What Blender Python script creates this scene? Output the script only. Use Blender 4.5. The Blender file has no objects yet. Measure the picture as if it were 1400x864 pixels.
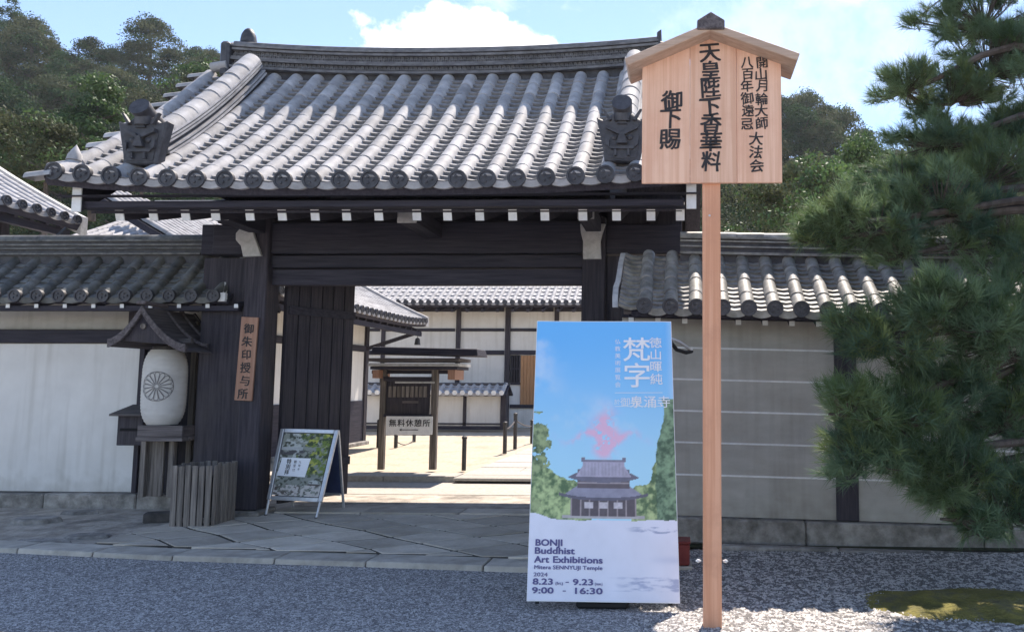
import bpy, bmesh, math, random
import numpy as np
from mathutils import Vector, Matrix, noise as mnoise
R = math.radians
random.seed(7); rng = np.random.default_rng(7)
scn = bpy.context.scene
COL = scn.collection

# ---------------------------------------------------------------- camera
FPX, CX, CY, CAMH = 1050.0, 900.0, 432.0, 1.5
PITCH, YAW, ROLL = R(5.1), R(1.85), R(0.2)
_F = Vector((-math.sin(YAW) * math.cos(PITCH), math.cos(YAW) * math.cos(PITCH), math.sin(PITCH)))
_R0 = Vector((math.cos(YAW), math.sin(YAW), 0)); _U0 = _R0.cross(_F)
CR = _R0 * math.cos(ROLL) + _U0 * math.sin(ROLL); CU = _U0 * math.cos(ROLL) - _R0 * math.sin(ROLL)
cd = bpy.data.cameras.new('camera'); cam = bpy.data.objects.new('camera', cd); COL.objects.link(cam)
cd.sensor_width = 36; cd.lens = 36 * FPX / 1400; cd.shift_x = -(CX - 700) / 1400; cd.clip_end = 2000; cd.clip_start = .05
cam.matrix_world = Matrix(((CR.x, CU.x, -_F.x, 0), (CR.y, CU.y, -_F.y, 0), (CR.z, CU.z, -_F.z, CAMH), (0, 0, 0, 1)))
scn.camera = cam

def ray(px, py):
    return _F + CR * ((px - CX) / FPX) - CU * ((py - CY) / FPX)
def P(px, py, D):
    """point of the place seen at a photo pixel, D metres in front of the camera position"""
    d = ray(px, py); return Vector((0, 0, CAMH)) + d * (D / d.y)
def G(px, py, z=0):
    d = ray(px, py); return Vector((0, 0, CAMH)) + d * ((z - CAMH) / d.z)
def X(px, D, py=526): return P(px, py, D).x
def Z(py, D, px=700): return P(px, py, D).z

# ---------------------------------------------------------------- light, sky
SUN_EL, SUN_AZ = R(55), R(12)
sd = Vector((math.sin(SUN_AZ) * math.cos(SUN_EL), math.cos(SUN_AZ) * math.cos(SUN_EL), math.sin(SUN_EL)))
sl = bpy.data.lights.new('sun', 'SUN'); so = bpy.data.objects.new('sun', sl); COL.objects.link(so)
sl.energy = 3.1; sl.angle = R(.5); sl.color = (1, .97, .92)
so.rotation_mode = 'QUATERNION'; so.rotation_quaternion = sd.to_track_quat('Z', 'Y'); so.location = (0, 0, 30)
scn.view_settings.view_transform = 'Standard'; scn.view_settings.look = 'None'
scn.view_settings.exposure = 1.54; scn.view_settings.gamma = 1
scn.view_settings.use_white_balance = True; scn.view_settings.white_balance_temperature = 7150; scn.view_settings.white_balance_tint = 14

world = bpy.data.worlds.new('World'); scn.world = world; world.use_nodes = True
nt = world.node_tree; nt.nodes.clear()
def N(nt, t, **kw):
    n = nt.nodes.new(t)
    for k, v in kw.items(): setattr(n, k, v)
    return n
def setin(n, **kw):
    for k, v in kw.items(): n.inputs[k.replace('_', ' ')].default_value = v
out = N(nt, 'ShaderNodeOutputWorld'); bg = N(nt, 'ShaderNodeBackground'); bg.inputs[1].default_value = .1
sky = N(nt, 'ShaderNodeTexSky', sky_type='NISHITA', sun_disc=False, sun_elevation=SUN_EL, sun_rotation=SUN_AZ)
sky.air_density = .9; sky.dust_density = .03; sky.ozone_density = 3.2
tc = N(nt, 'ShaderNodeTexCoord'); mp = N(nt, 'ShaderNodeMapping'); mp.inputs['Scale'].default_value = (1, 1, 2.4)
ns = N(nt, 'ShaderNodeTexNoise'); setin(ns, Scale=4.2, Detail=9.0, Roughness=.58)
cr = N(nt, 'ShaderNodeValToRGB'); cr.color_ramp.elements[0].position = .56; cr.color_ramp.elements[1].position = .86
mx = N(nt, 'ShaderNodeMix', data_type='RGBA'); mx.inputs[7].default_value = (6.4, 6.7, 7.2, 1)
L = nt.links.new
L(tc.outputs['Generated'], mp.inputs[0]); L(mp.outputs[0], ns.inputs[0]); L(ns.outputs[0], cr.inputs[0])
# cumulus banks: soft-edged lumps at a few places round the sky, broken up by the noise
sep = N(nt, 'ShaderNodeSeparateXYZ'); L(tc.outputs['Generated'], sep.inputs[0])
prev = cr.outputs[0]
def M2(op, a, b=None, clamp=False):
    n = N(nt, 'ShaderNodeMath', operation=op, use_clamp=clamp)
    for i, v in enumerate((a, b)):
        if v is None: continue
        if isinstance(v, (int, float)): n.inputs[i].default_value = v
        else: L(v, n.inputs[i])
    return n.outputs[0]
ns2 = N(nt, 'ShaderNodeTexNoise'); setin(ns2, Scale=17.0, Detail=8.0, Roughness=.6); L(tc.outputs['Generated'], ns2.inputs[0])
banks = [(640, 66, .115, .046), (1130, 70, .20, .13), (2100, 120, .3, .12), (-600, 200, .4, .12), (1420, 200, .16, .10)]
for px, py, ax, az in banks:
    d = ray(px, py).normalized(); side = Vector((d.y, -d.x, 0)).normalized(); up = side.cross(d)
    def dot(v):
        n = N(nt, 'ShaderNodeVectorMath', operation='DOT_PRODUCT'); L(tc.outputs['Generated'], n.inputs[0]); n.inputs[1].default_value = v; return n.outputs['Value']
    a = M2('DIVIDE', dot(side), ax); b = M2('DIVIDE', dot(up), az)
    r2 = M2('ADD', M2('MULTIPLY', a, a), M2('MULTIPLY', b, b))
    inten = M2('SUBTRACT', 1.0, r2)
    soft = 1.6 if px in (640,) else .8
    val = M2('MULTIPLY', M2('ADD', inten, M2('MULTIPLY', M2('SUBTRACT', ns2.outputs[0], .5), 4.2)), soft, True)
    front = M2('GREATER_THAN', dot(d), .2)
    val = M2('MULTIPLY', val, M2('MULTIPLY', front, .95 if px == 640 else .22))
    prev = M2('MAXIMUM', prev, val)
L(prev, mx.inputs[0]); L(sky.outputs[0], mx.inputs[6]); L(mx.outputs[2], bg.inputs[0]); L(bg.outputs[0], out.inputs[0])

# ---------------------------------------------------------------- materials
def mk(name, c1, c2=None, scale=6, stretch=(1, 1, 1), rough=.8, bump=.15, bscale=None, rand=.12, detail=6, lo=.35, hi=.65,
       spec=.3, stain=None, stain_scale=1.2, stain_amt=.5, coord='Object', metal=0, transl=0, voro=False, streak=0):
    m = bpy.data.materials.new(name); m.use_nodes = True; nt = m.node_tree; L = nt.links.new
    b = nt.nodes['Principled BSDF']; o = nt.nodes['Material Output']
    b.inputs['Roughness'].default_value = rough; b.inputs['Specular IOR Level'].default_value = spec; b.inputs['Metallic'].default_value = metal
    t = N(nt, 'ShaderNodeTexCoord'); mp = N(nt, 'ShaderNodeMapping'); mp.inputs['Scale'].default_value = stretch
    L(t.outputs[coord], mp.inputs[0])
    oi = N(nt, 'ShaderNodeObjectInfo')
    va = N(nt, 'ShaderNodeVectorMath', operation='ADD'); vs = N(nt, 'ShaderNodeVectorMath', operation='SCALE'); vs.inputs[0].default_value = (17, 31, 23)
    L(oi.outputs['Random'], vs.inputs['Scale']); L(mp.outputs[0], va.inputs[0])
    if rand: L(vs.outputs[0], va.inputs[1])
    n = N(nt, 'ShaderNodeTexVoronoi' if voro else 'ShaderNodeTexNoise'); n.inputs['Scale'].default_value = scale
    if not voro: n.inputs['Detail'].default_value = detail; n.inputs['Roughness'].default_value = .62
    L(va.outputs[0], n.inputs['Vector'])
    r = N(nt, 'ShaderNodeValToRGB'); r.color_ramp.elements[0].position = lo; r.color_ramp.elements[1].position = hi
    r.color_ramp.elements[0].color = (*c1, 1); r.color_ramp.elements[1].color = (*(c2 or c1), 1)
    if voro:
        sx = N(nt, 'ShaderNodeSeparateColor'); L(n.outputs['Color'], sx.inputs[0]); L(sx.outputs[0], r.inputs[0])
    else: L(n.outputs[0], r.inputs[0])
    col = r.outputs[0]
    if stain:
        s = N(nt, 'ShaderNodeTexNoise'); s.inputs['Scale'].default_value = stain_scale; s.inputs['Detail'].default_value = 7; s.inputs['Roughness'].default_value = .65
        L(t.outputs[coord], s.inputs[0])
        sr = N(nt, 'ShaderNodeValToRGB'); sr.color_ramp.elements[0].position = .48; sr.color_ramp.elements[1].position = .68
        sr.color_ramp.elements[1].color = (stain_amt,) * 3 + (1,)
        L(s.outputs[0], sr.inputs[0])
        mm = N(nt, 'ShaderNodeMix', data_type='RGBA'); L(sr.outputs[0], mm.inputs[0]); L(col, mm.inputs[6]); mm.inputs[7].default_value = (*stain, 1); col = mm.outputs[2]
    if streak:
        m3 = N(nt, 'ShaderNodeMapping'); m3.inputs['Scale'].default_value = (7, 7, .45); L(t.outputs[coord], m3.inputs[0])
        s3 = N(nt, 'ShaderNodeTexNoise'); s3.inputs['Scale'].default_value = 1.3; s3.inputs['Detail'].default_value = 6; L(m3.outputs[0], s3.inputs[0])
        r3 = N(nt, 'ShaderNodeValToRGB'); r3.color_ramp.elements[0].position = .5; r3.color_ramp.elements[1].position = .72; r3.color_ramp.elements[1].color = (streak,) * 3 + (1,); L(s3.outputs[0], r3.inputs[0])
        # splashed dirt on the lowest part of the wall
        sg_ = N(nt, 'ShaderNodeSeparateXYZ'); L(t.outputs['Generated'], sg_.inputs[0])
        s4 = N(nt, 'ShaderNodeTexNoise'); s4.inputs['Scale'].default_value = 7; s4.inputs['Detail'].default_value = 8; L(t.outputs[coord], s4.inputs[0])
        d1 = N(nt, 'ShaderNodeMath', operation='MULTIPLY_ADD'); L(sg_.outputs['Z'], d1.inputs[0]); d1.inputs[1].default_value = -3.2; L(s4.outputs[0], d1.inputs[2])
        d2 = N(nt, 'ShaderNodeMapRange'); d2.inputs[1].default_value = .1; d2.inputs[2].default_value = .55; d2.inputs[4].default_value = streak * 1.3; L(d1.outputs[0], d2.inputs[0])
        ad = N(nt, 'ShaderNodeMath', operation='ADD', use_clamp=True); L(r3.outputs[0], ad.inputs[0]); L(d2.outputs[0], ad.inputs[1])
        m4 = N(nt, 'ShaderNodeMix', data_type='RGBA'); L(ad.outputs[0], m4.inputs[0]); L(col, m4.inputs[6]); m4.inputs[7].default_value = (c1[0] * .55, c1[1] * .52, c1[2] * .47, 1); col = m4.outputs[2]
    if rand:
        mr = N(nt, 'ShaderNodeMapRange'); mr.inputs[3].default_value = 1 - rand; mr.inputs[4].default_value = 1 + rand
        L(oi.outputs['Random'], mr.inputs[0])
        mv = N(nt, 'ShaderNodeVectorMath', operation='SCALE'); L(col, mv.inputs[0]); L(mr.outputs[0], mv.inputs['Scale']); col = mv.outputs[0]
    L(col, b.inputs['Base Color'])
    if bump:
        bn = N(nt, 'ShaderNodeBump'); bn.inputs['Strength'].default_value = bump; bn.inputs['Distance'].default_value = .02
        if bscale:
            n2 = N(nt, 'ShaderNodeTexNoise'); n2.inputs['Scale'].default_value = bscale; n2.inputs['Detail'].default_value = 5; L(mp.outputs[0], n2.inputs['Vector']); L(n2.outputs[0], bn.inputs['Height'])
        else: L(n.outputs['Distance' if voro else 0], bn.inputs['Height'])
        L(bn.outputs[0], b.inputs['Normal'])
    if transl:
        tb = N(nt, 'ShaderNodeBsdfTranslucent'); L(col, tb.inputs[0]); ms = N(nt, 'ShaderNodeMixShader'); ms.inputs[0].default_value = transl
        L(b.outputs[0], ms.inputs[1]); L(tb.outputs[0], ms.inputs[2]); L(ms.outputs[0], o.inputs[0])
    return m
GV, GH, GD = (26, 26, 1.3), (1.3, 26, 26), (26, 1.3, 26)
wv = mk('dark_wood_upright', (.022, .021, .030), (.060, .052, .064), 1.6, GV, .75, .35, stain=(.075, .065, .062), stain_amt=.5)
wh = mk('dark_wood_level', (.020, .020, .031), (.050, .046, .062), 1.6, GH, .75, .3)
wd = mk('dark_wood_depth', (.020, .020, .031), (.050, .046, .062), 1.6, GD, .75, .3)
grey_v = mk('weathered_wood_upright', (.10, .088, .08), (.27, .235, .21), 1.5, GV, .85, .5, rand=.2)
grey_h = mk('weathered_wood_level', (.07, .06, .06), (.17, .15, .15), 1.5, GH, .85, .5, rand=.2)
grey_d = mk('weathered_wood_depth', (.06, .052, .055), (.15, .13, .135), 1.5, GD, .85, .5, rand=.2)
tile = mk('smoked_roof_tile', (.30, .293, .30), (.48, .47, .475), 7, (1, 1, 1), .74, .12, rand=.17, spec=.4, stain=(.22, .215, .21), stain_scale=5, stain_amt=.5)
tile_old = mk('mossy_roof_tile', (.15, .145, .14), (.36, .345, .32), 10, (1, 1, 1), .6, .2, rand=.22, spec=.4, stain=(.17, .16, .11), stain_scale=6, stain_amt=.6)
ridge_m = mk('ridge_roof_tile', (.11, .11, .12), (.20, .20, .21), 9, rough=.7, bump=.15, rand=.12, stain=(.08, .08, .075), stain_scale=5, stain_amt=.6)  # gate ridge tiles: shade on the upright faces put into a darker colour
tile_left = mk('shaded_wall_tile', (.06, .062, .062), (.17, .168, .16), 9, rough=.65, bump=.2, rand=.3, stain=(.12, .12, .095), stain_scale=5, stain_amt=.5)  # left wall roof: shade from the gate and neighbours put into darker tile colours
pan_m = mk('pan_roof_tile', (.19, .188, .195), (.36, .35, .355), 8, rough=.72, bump=.15, rand=0, stain=(.15, .148, .14), stain_scale=6, stain_amt=.5)
tile_dark = mk('dark_roof_tile', (.035, .035, .042), (.075, .075, .085), 14, (1, 1, 1), .55, .2, rand=.1, spec=.4)
plaster = mk('white_plaster', (.66, .645, .62), (.74, .725, .70), 2.2, streak=.28, stretch=(1, 1, 1), rough=.9, bump=.05, bscale=60, rand=0, stain=(.64, .615, .58), stain_scale=.9, stain_amt=.6, spec=.1)
plaster_g = mk('grey_plaster', (.41, .395, .365), (.48, .465, .43), 2.5, streak=.32, stretch=(1, 1, 3), rough=.9, bump=.06, bscale=70, rand=0, stain=(.33, .30, .255), stain_scale=1.1, stain_amt=.55, spec=.1)
white = mk('white_paint', (.70, .70, .70), (.82, .82, .81), 12, rough=.7, bump=.05, rand=.06, stain=(.5, .49, .47), stain_scale=9, stain_amt=.3)
greyw = mk('worn_white_paint', (.42, .41, .40), (.55, .54, .53), 14, rough=.8, bump=.15, rand=.05, stain=(.3, .29, .28), stain_scale=12, stain_amt=.5)
hinoki = mk('fresh_cypress_wood', (.72, .415, .285), (.84, .53, .385), 1.3, (26, 26, .6), .62, .15, rand=.06, lo=.4, hi=.6, stain=(.70, .37, .25), stain_scale=2.4, stain_amt=.6)
hinoki_roof = mk('roof_cypress_wood', (.42, .29, .22), (.56, .41, .32), 1.3, GH, .65, .2, rand=.06)
hinoki_post = mk('orange_cypress_wood', (.68, .32, .19), (.80, .42, .27), 1.3, (26, 26, .5), .62, .15, rand=.05, lo=.4, hi=.6, stain=(.56, .27, .17), stain_scale=3, stain_amt=.6)
plaque_m = mk('aged_plaque_wood', (.30, .16, .11), (.42, .24, .17), 1.6, (20, 20, .8), .7, .2, rand=0)
shutter_m = mk('brown_shutter_wood', (.36, .18, .09), (.46, .25, .13), 2, GV, .7, .2, rand=.05)
ink = mk('black_ink', (.035, .032, .035), rough=.6, bump=0, rand=0)
ink_n = mk('navy_print', (.13, .12, .27), rough=.6, bump=0, rand=0)
white_print = mk('white_print', (.88, .89, .92), rough=.6, bump=0, rand=0)
asphalt = None
stone = mk('paving_stone', (.45, .395, .325), (.60, .54, .46), 3.2, rough=.9, bump=.5, bscale=24, rand=.2, stain=(.32, .285, .24), stain_scale=2.2, stain_amt=.4)
stone_d = mk('old_base_stone', (.20, .182, .165), (.39, .365, .335), 7, rough=.92, bump=.7, bscale=30, rand=.12, stain=(.07, .065, .055), stain_scale=3.5, stain_amt=.7)
curb_m = mk('curb_stone', (.42, .375, .32), (.55, .505, .44), 8, rough=.9, bump=.4, rand=.1, stain=(.2, .19, .17), stain_scale=4, stain_amt=.5)
earth = mk('trodden_earth', (.34, .295, .245), (.54, .48, .41), 5, rough=.95, bump=.8, bscale=16, rand=0, stain=(.12, .108, .095), stain_scale=2.0, stain_amt=.75)
sand = mk('courtyard_sand', (.41, .335, .245), (.53, .455, .36), 14, rough=.95, bump=.3, bscale=60, rand=0, stain=(.31, .235, .15), stain_scale=1.2, stain_amt=.5)
palestone = mk('pale_granite', (.37, .335, .29), (.48, .445, .395), 18, rough=.85, bump=.15, rand=.1)
iron = mk('dark_iron', (.02, .02, .022), (.045, .042, .042), 20, rough=.55, bump=.2, rand=0, spec=.5)
metal_m = mk('pale_aluminium', (.55, .56, .58), (.66, .67, .69), 20, rough=.35, bump=.03, rand=.03, metal=.55, spec=.5)
paper = mk('lantern_paper', (.62, .60, .57), (.72, .70, .67), 5, (1, 1, 3), .8, .08, rand=0, transl=.15, stain=(.55, .52, .47), stain_scale=4, stain_amt=.35)
red_m = mk('dull_red_paint', (.17, .03, .03), (.24, .045, .04), 10, rough=.5, bump=.1, rand=0)
bark = mk('pine_bark', (.05, .04, .036), (.13, .105, .095), 9, (1, 1, .4), .95, .8, rand=.1)
needles_m = mk('pine_needles', (.075, .145, .10), (.20, .29, .155), 1.1, rough=.55, bump=0, rand=.1, detail=3, transl=.35, spec=.35)
needles_y = mk('young_pine_needles', (.075, .135, .055), (.19, .25, .10), 1.6, rough=.55, bump=0, rand=.1, detail=3, transl=.4, spec=.35)
leaf_d = mk('dark_leaves', (.022, .052, .024), (.06, .105, .04), .5, rough=.7, bump=0, rand=.3, transl=.2, spec=.1)
leaf_o = mk('olive_leaves', (.045, .062, .032), (.11, .12, .06), .5, rough=.7, bump=0, rand=.3, transl=.2, spec=.1)
leaf_g = mk('fresh_leaves', (.04, .085, .03), (.10, .17, .05), .8, rough=.55, bump=0, rand=.15, transl=.3)
leaf_y = mk('yellowish_leaves', (.12, .13, .04), (.22, .21, .08), .8, rough=.55, bump=0, rand=.15, transl=.3)
moss_m = mk('moss', (.10, .095, .03), (.27, .225, .055), 3, rough=.95, bump=.9, bscale=50, rand=0, stain=(.10, .095, .075), stain_scale=3.5, stain_amt=.9)
hill_m = mk('forest_floor', (.03, .035, .018), (.06, .06, .03), 1, rough=1, bump=.3, rand=0)
pebble_m = mk('gravel_pebbles', (.16, .15, .142), (.58, .545, .505), 34, rough=.85, bump=0, rand=0, coord='Object', voro=True)
chip_m = mk('road_chips', (.17, .163, .158), (.60, .575, .55), 46, rough=.85, bump=0, rand=0, voro=True, lo=.1, hi=1.0)
joint_m = mk('joint_soil', (.035, .031, .026), (.10, .09, .075), 14, rough=1, bump=.3, rand=0)
dark_void = mk('dark_interior', (.012, .012, .014), rough=.9, bump=0, rand=0)
black_pl = mk('black_plastic', (.018, .018, .02), rough=.5, bump=0, rand=0)

# ---------------------------------------------------------------- builders
WPOS = {}
def wpos(o): return WPOS.get(o.name, Vector((0, 0, 0))) if o else Vector((0, 0, 0))
class MB:
    def __init__(s): s.v = []; s.f = []
    def add(s, vs, fs, M=None):
        k = len(s.v); s.v += [(M @ Vector(v)) if M else Vector(v) for v in vs]; s.f += [tuple(i + k for i in f) for f in fs]; return s
    def hexa(s, c):          # 8 corners: bottom 4 ccw, top 4 ccw
        return s.add(c, [(3, 2, 1, 0), (4, 5, 6, 7), (0, 1, 5, 4), (1, 2, 6, 5), (2, 3, 7, 6), (3, 0, 4, 7)])
    def box(s, x0, x1, y0, y1, z0, z1):
        x0, x1 = sorted((x0, x1)); y0, y1 = sorted((y0, y1)); z0, z1 = sorted((z0, z1))
        return s.hexa([(x0, y0, z0), (x1, y0, z0), (x1, y1, z0), (x0, y1, z0), (x0, y0, z1), (x1, y0, z1), (x1, y1, z1), (x0, y1, z1)])
    def beam(s, a, b, w, h, up=(0, 0, 1)):   # box from a to b, centred
        a = Vector(a); b = Vector(b); t = (b - a).normalized(); sd = t.cross(Vector(up)).normalized(); u = sd.cross(t)
        c = []
        for sgn in (-1, 1):
            for p, q in ((a, -1), (a, 1), (b, 1), (b, -1)):
                c.append(p + sd * (q * w / 2) + u * (sgn * h / 2))
        return s.hexa(c)
    def prism(s, poly, d):   # poly list of Vectors (planar), extruded by vector d
        n = len(poly); d = Vector(d); vs = [Vector(p) for p in poly] + [Vector(p) + d for p in poly]
        return s.add(vs, [tuple(range(n - 1, -1, -1)), tuple(range(n, 2 * n))] + [(i, (i + 1) % n, n + (i + 1) % n, n + i) for i in range(n)])
    def tube(s, pts, rad, n=8, cap=True):
        pts = [Vector(p) for p in pts]; rads = rad if isinstance(rad, (list, tuple)) else [rad] * len(pts)
        rings = []; ref = Vector((0.13, 0.21, 1)).normalized(); k0 = len(s.v)
        for i, p in enumerate(pts):
            t = (pts[min(i + 1, len(pts) - 1)] - pts[max(i - 1, 0)]).normalized()
            a = t.cross(ref); a = a.normalized() if a.length > .05 else t.cross(Vector((1, 0, 0))).normalized(); b = t.cross(a)
            for j in range(n):
                th = 2 * math.pi * j / n; s.v.append(p + (a * math.cos(th) + b * math.sin(th)) * rads[i])
        for i in range(len(pts) - 1):
            for j in range(n):
                a0 = k0 + i * n + j; a1 = k0 + i * n + (j + 1) % n; s.f.append((a0, a1, a1 + n, a0 + n))
        if cap:
            s.f.append(tuple(k0 + j for j in range(n - 1, -1, -1))); e = k0 + (len(pts) - 1) * n; s.f.append(tuple(e + j for j in range(n)))
        return s
    def lathe(s, prof, c, axis=(0, 0, 1), n=20):   # prof: (radius, along axis)
        ax = Vector(axis).normalized(); a = ax.cross(Vector((0, 1, .01))) if abs(ax.y) < .9 else ax.cross(Vector((1, 0, 0))); a.normalize(); b = ax.cross(a); c = Vector(c); k0 = len(s.v)
        for r, h in prof:
            for j in range(n):
                th = 2 * math.pi * j / n; s.v.append(c + ax * h + (a * math.cos(th) + b * math.sin(th)) * max(r, 1e-4))
        for i in range(len(prof) - 1):
            for j in range(n):
                a0 = k0 + i * n + j; a1 = k0 + i * n + (j + 1) % n; s.f.append((a0, a1, a1 + n, a0 + n))
        s.f.append(tuple(k0 + j for j in range(n - 1, -1, -1))); e = k0 + (len(prof) - 1) * n; s.f.append(tuple(e + j for j in range(n)))
        return s
    def build(s, name, mat, parent=None, smooth=False, bevel=0, pivot=None, angle=40):
        if not s.v: return None
        if pivot is None:
            lo = Vector((min(v.x for v in s.v), min(v.y for v in s.v), min(v.z for v in s.v))); hi = Vector((max(v.x for v in s.v), max(v.y for v in s.v), max(v.z for v in s.v)))
            pivot = (lo + hi) / 2
            if parent is None: pivot.z = lo.z
        pivot = Vector(pivot)
        me = bpy.data.meshes.new(name); me.from_pydata([tuple(v - pivot) for v in s.v], [], s.f)
        bm = bmesh.new(); bm.from_mesh(me); bmesh.ops.recalc_face_normals(bm, faces=bm.faces)
        if bevel:
            es = [e for e in bm.edges if len(e.link_faces) == 2 and e.calc_face_angle(0) > .5]
            bmesh.ops.bevel(bm, geom=es, offset=bevel, segments=1, affect='EDGES', clamp_overlap=True)
        bm.to_mesh(me); bm.free()
        if smooth:
            me.polygons.foreach_set('use_smooth', [True] * len(me.polygons)); me.set_sharp_from_angle(angle=R(angle))
        return link(name, me, mat, parent, pivot)
def link(name, me, mat, parent, pivot, M=None):
    if mat and not me.materials: me.materials.append(mat)
    o = bpy.data.objects.new(name, me); COL.objects.link(o); o.parent = parent
    o.location = Vector(pivot) - wpos(parent); WPOS[o.name] = Vector(pivot)
    return o
def inst(name, me, M, parent):
    """object sharing mesh data; M = world matrix"""
    o = bpy.data.objects.new(name, me); COL.objects.link(o); o.parent = parent
    o.matrix_basis = Matrix.Translation(-wpos(parent)) @ M; return o
def tag(o, label=None, cat=None, group=None, kind=None):
    if label: o['label'] = label
    if cat: o['category'] = cat
    if group: o['group'] = group
    if kind: o['kind'] = kind
    return o
def thing(name, loc, label, cat, group=None):
    o = bpy.data.objects.new(name, None); COL.objects.link(o); o.empty_display_size = .2; o.location = loc; WPOS[o.name] = Vector(loc)
    return tag(o, label, cat, group)
def B(name, mat, parent, x0, x1, y0, y1, z0, z1, bevel=.006): return MB().box(x0, x1, y0, y1, z0, z1).build(name, mat, parent, bevel=bevel)
def mesh_of(mb, name, mat, smooth=True, angle=45):
    o = mb.build(name, mat, None, smooth=smooth, pivot=(0, 0, 0), angle=angle); me = o.data; WPOS.pop(o.name, None); bpy.data.objects.remove(o); me.name = name; return me
def grid_obj(name, V, nu, nv, mat, parent=None, smooth=True, kind=None):
    """V: (nu*nv,3) float array"""
    idx = np.arange(nu * nv).reshape(nu, nv)
    f = np.stack([idx[:-1, :-1], idx[1:, :-1], idx[1:, 1:], idx[:-1, 1:]], -1).reshape(-1, 4)
    piv = V.mean(0)
    me = bpy.data.meshes.new(name); me.from_pydata((V - piv).tolist(), [], f.tolist())
    if smooth: me.polygons.foreach_set('use_smooth', [True] * len(me.polygons))
    o = link(name, me, mat, parent, piv)
    if kind: o['kind'] = kind
    return o

# text: glyph outlines turned into flat mesh lettering
WOB = 0
def glyphs(body, size, bold=0):
    cu = bpy.data.curves.new('lettering', 'FONT'); cu.body = body; cu.size = size; cu.align_x = 'CENTER'; cu.resolution_u = 3; cu.fill_mode = 'FRONT'
    o = bpy.data.objects.new('lettering', cu); COL.objects.link(o)
    me = bpy.data.meshes.new_from_object(o.evaluated_get(bpy.context.evaluated_depsgraph_get()))
    vs = [v.co.copy() for v in me.vertices]; fs = [tuple(p.vertices) for p in me.polygons]
    bpy.data.objects.remove(o); bpy.data.curves.remove(cu); bpy.data.meshes.remove(me)
    if WOB:
        k = random.uniform(0, 50)
        for p in vs:
            q = p / size * 2.3 + Vector((k, k, 0)); p.x += WOB * size * mnoise.noise(q); p.y += WOB * size * (mnoise.noise(q + Vector((9, 4, 2))) + .9 * p.x / size * .5)
    return vs, fs
def letter_mesh(items, frame, mat, parent, name='lettering'):
    """items: (text, size, u, v, bold, align) ; frame(u,v)->point ; u right, v up, metres"""
    mb = MB()
    for it in items:
        body, size, u, v, bold, al, rot, sx = (list(it) + [0, 'c', 0, 1][len(it) - 4:])[:8]
        vs, fs = glyphs(body, size, bold)
        if not vs: continue
        x0 = min(p.x for p in vs); x1 = max(p.x for p in vs); y0 = min(p.y for p in vs); y1 = max(p.y for p in vs)
        ox = {'c': (x0 + x1) / 2, 'l': x0, 'r': x1}[al]; oy = (y0 + y1) / 2 if al == 'c' else 0
        c, sn = math.cos(rot), math.sin(rot)
        nb0 = frame(u, v); nn_f = (frame(u + .01, v) - nb0).cross(frame(u, v + .01) - nb0).normalized()
        for kk, (dx, dy) in enumerate(((0, 0),) if bold < .0003 else ((-bold, -bold * .5), (bold, -bold * .5), (0, bold * .8), (-bold * .8, bold * .4), (bold * .8, bold * .4))):
            pts = []
            for p in vs:
                a, b = (p.x - ox) * sx + dx, p.y - oy + dy; pts.append(frame(u + a * c - b * sn, v + a * sn + b * c) + nn_f * (kk * .0003))
            mb.add(pts, fs)
    o = mb.build(name, mat, parent); return o
def plane_frame(o, r, u, n, off=.003):
    o, r, u, n = Vector(o), Vector(r).normalized(), Vector(u).normalized(), Vector(n).normalized()
    return lambda a, b: o + r * a + u * b + n * off
def brush(chars, size, u, v0, step, bold, jit=.02, rs=5):
    rr = random.Random(rs); res = []
    for i, c in enumerate(chars):
        res.append((c, size * rr.uniform(.94, 1.06), u + rr.uniform(-jit, jit) * size, v0 - i * step, bold, 'c', rr.uniform(-.06, .06), rr.uniform(.95, 1.05)))
    return res

# ---------------------------------------------------------------- tiled roofs
def cover_mesh(r, ln, name, mat, seg=8):
    mb = MB()
    ring = lambda y, rr: [(rr * math.cos(math.pi * j / seg - 0.0), y, rr * math.sin(math.pi * j / seg) - .012) for j in range(seg + 1)]
    a = ring(0, r); b = ring(ln * .9, r * .99); c = ring(ln * 1.05, r * .945)
    n = seg + 1; vs = a + b + c
    fs = [(i, i + 1, n + i + 1, n + i) for i in range(seg)] + [(n + i, n + i + 1, 2 * n + i + 1, 2 * n + i) for i in range(seg)] + [tuple(range(seg, -1, -1)), tuple(range(2 * n, 3 * n))]
    mb.add(vs, fs); return mesh_of(mb, name, mat)
def disc_mesh(r, mat, name='eave_disc'):
    mb = MB(); mb.lathe([(r, .03), (r, -.012), (r * .80, -.012), (r * .76, -.002), (0, -.002)], (0, 0, 0), (0, 1, 0), 18)
    for k in range(3):
        a = 2 * math.pi * k / 3; mb.lathe([(r * .2, 0), (r * .16, -.010), (.001, -.012)], (r * .36 * math.cos(a), -.001, r * .36 * math.sin(a)), (0, 1, 0), 8)
    return mesh_of(mb, name, mat)
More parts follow.
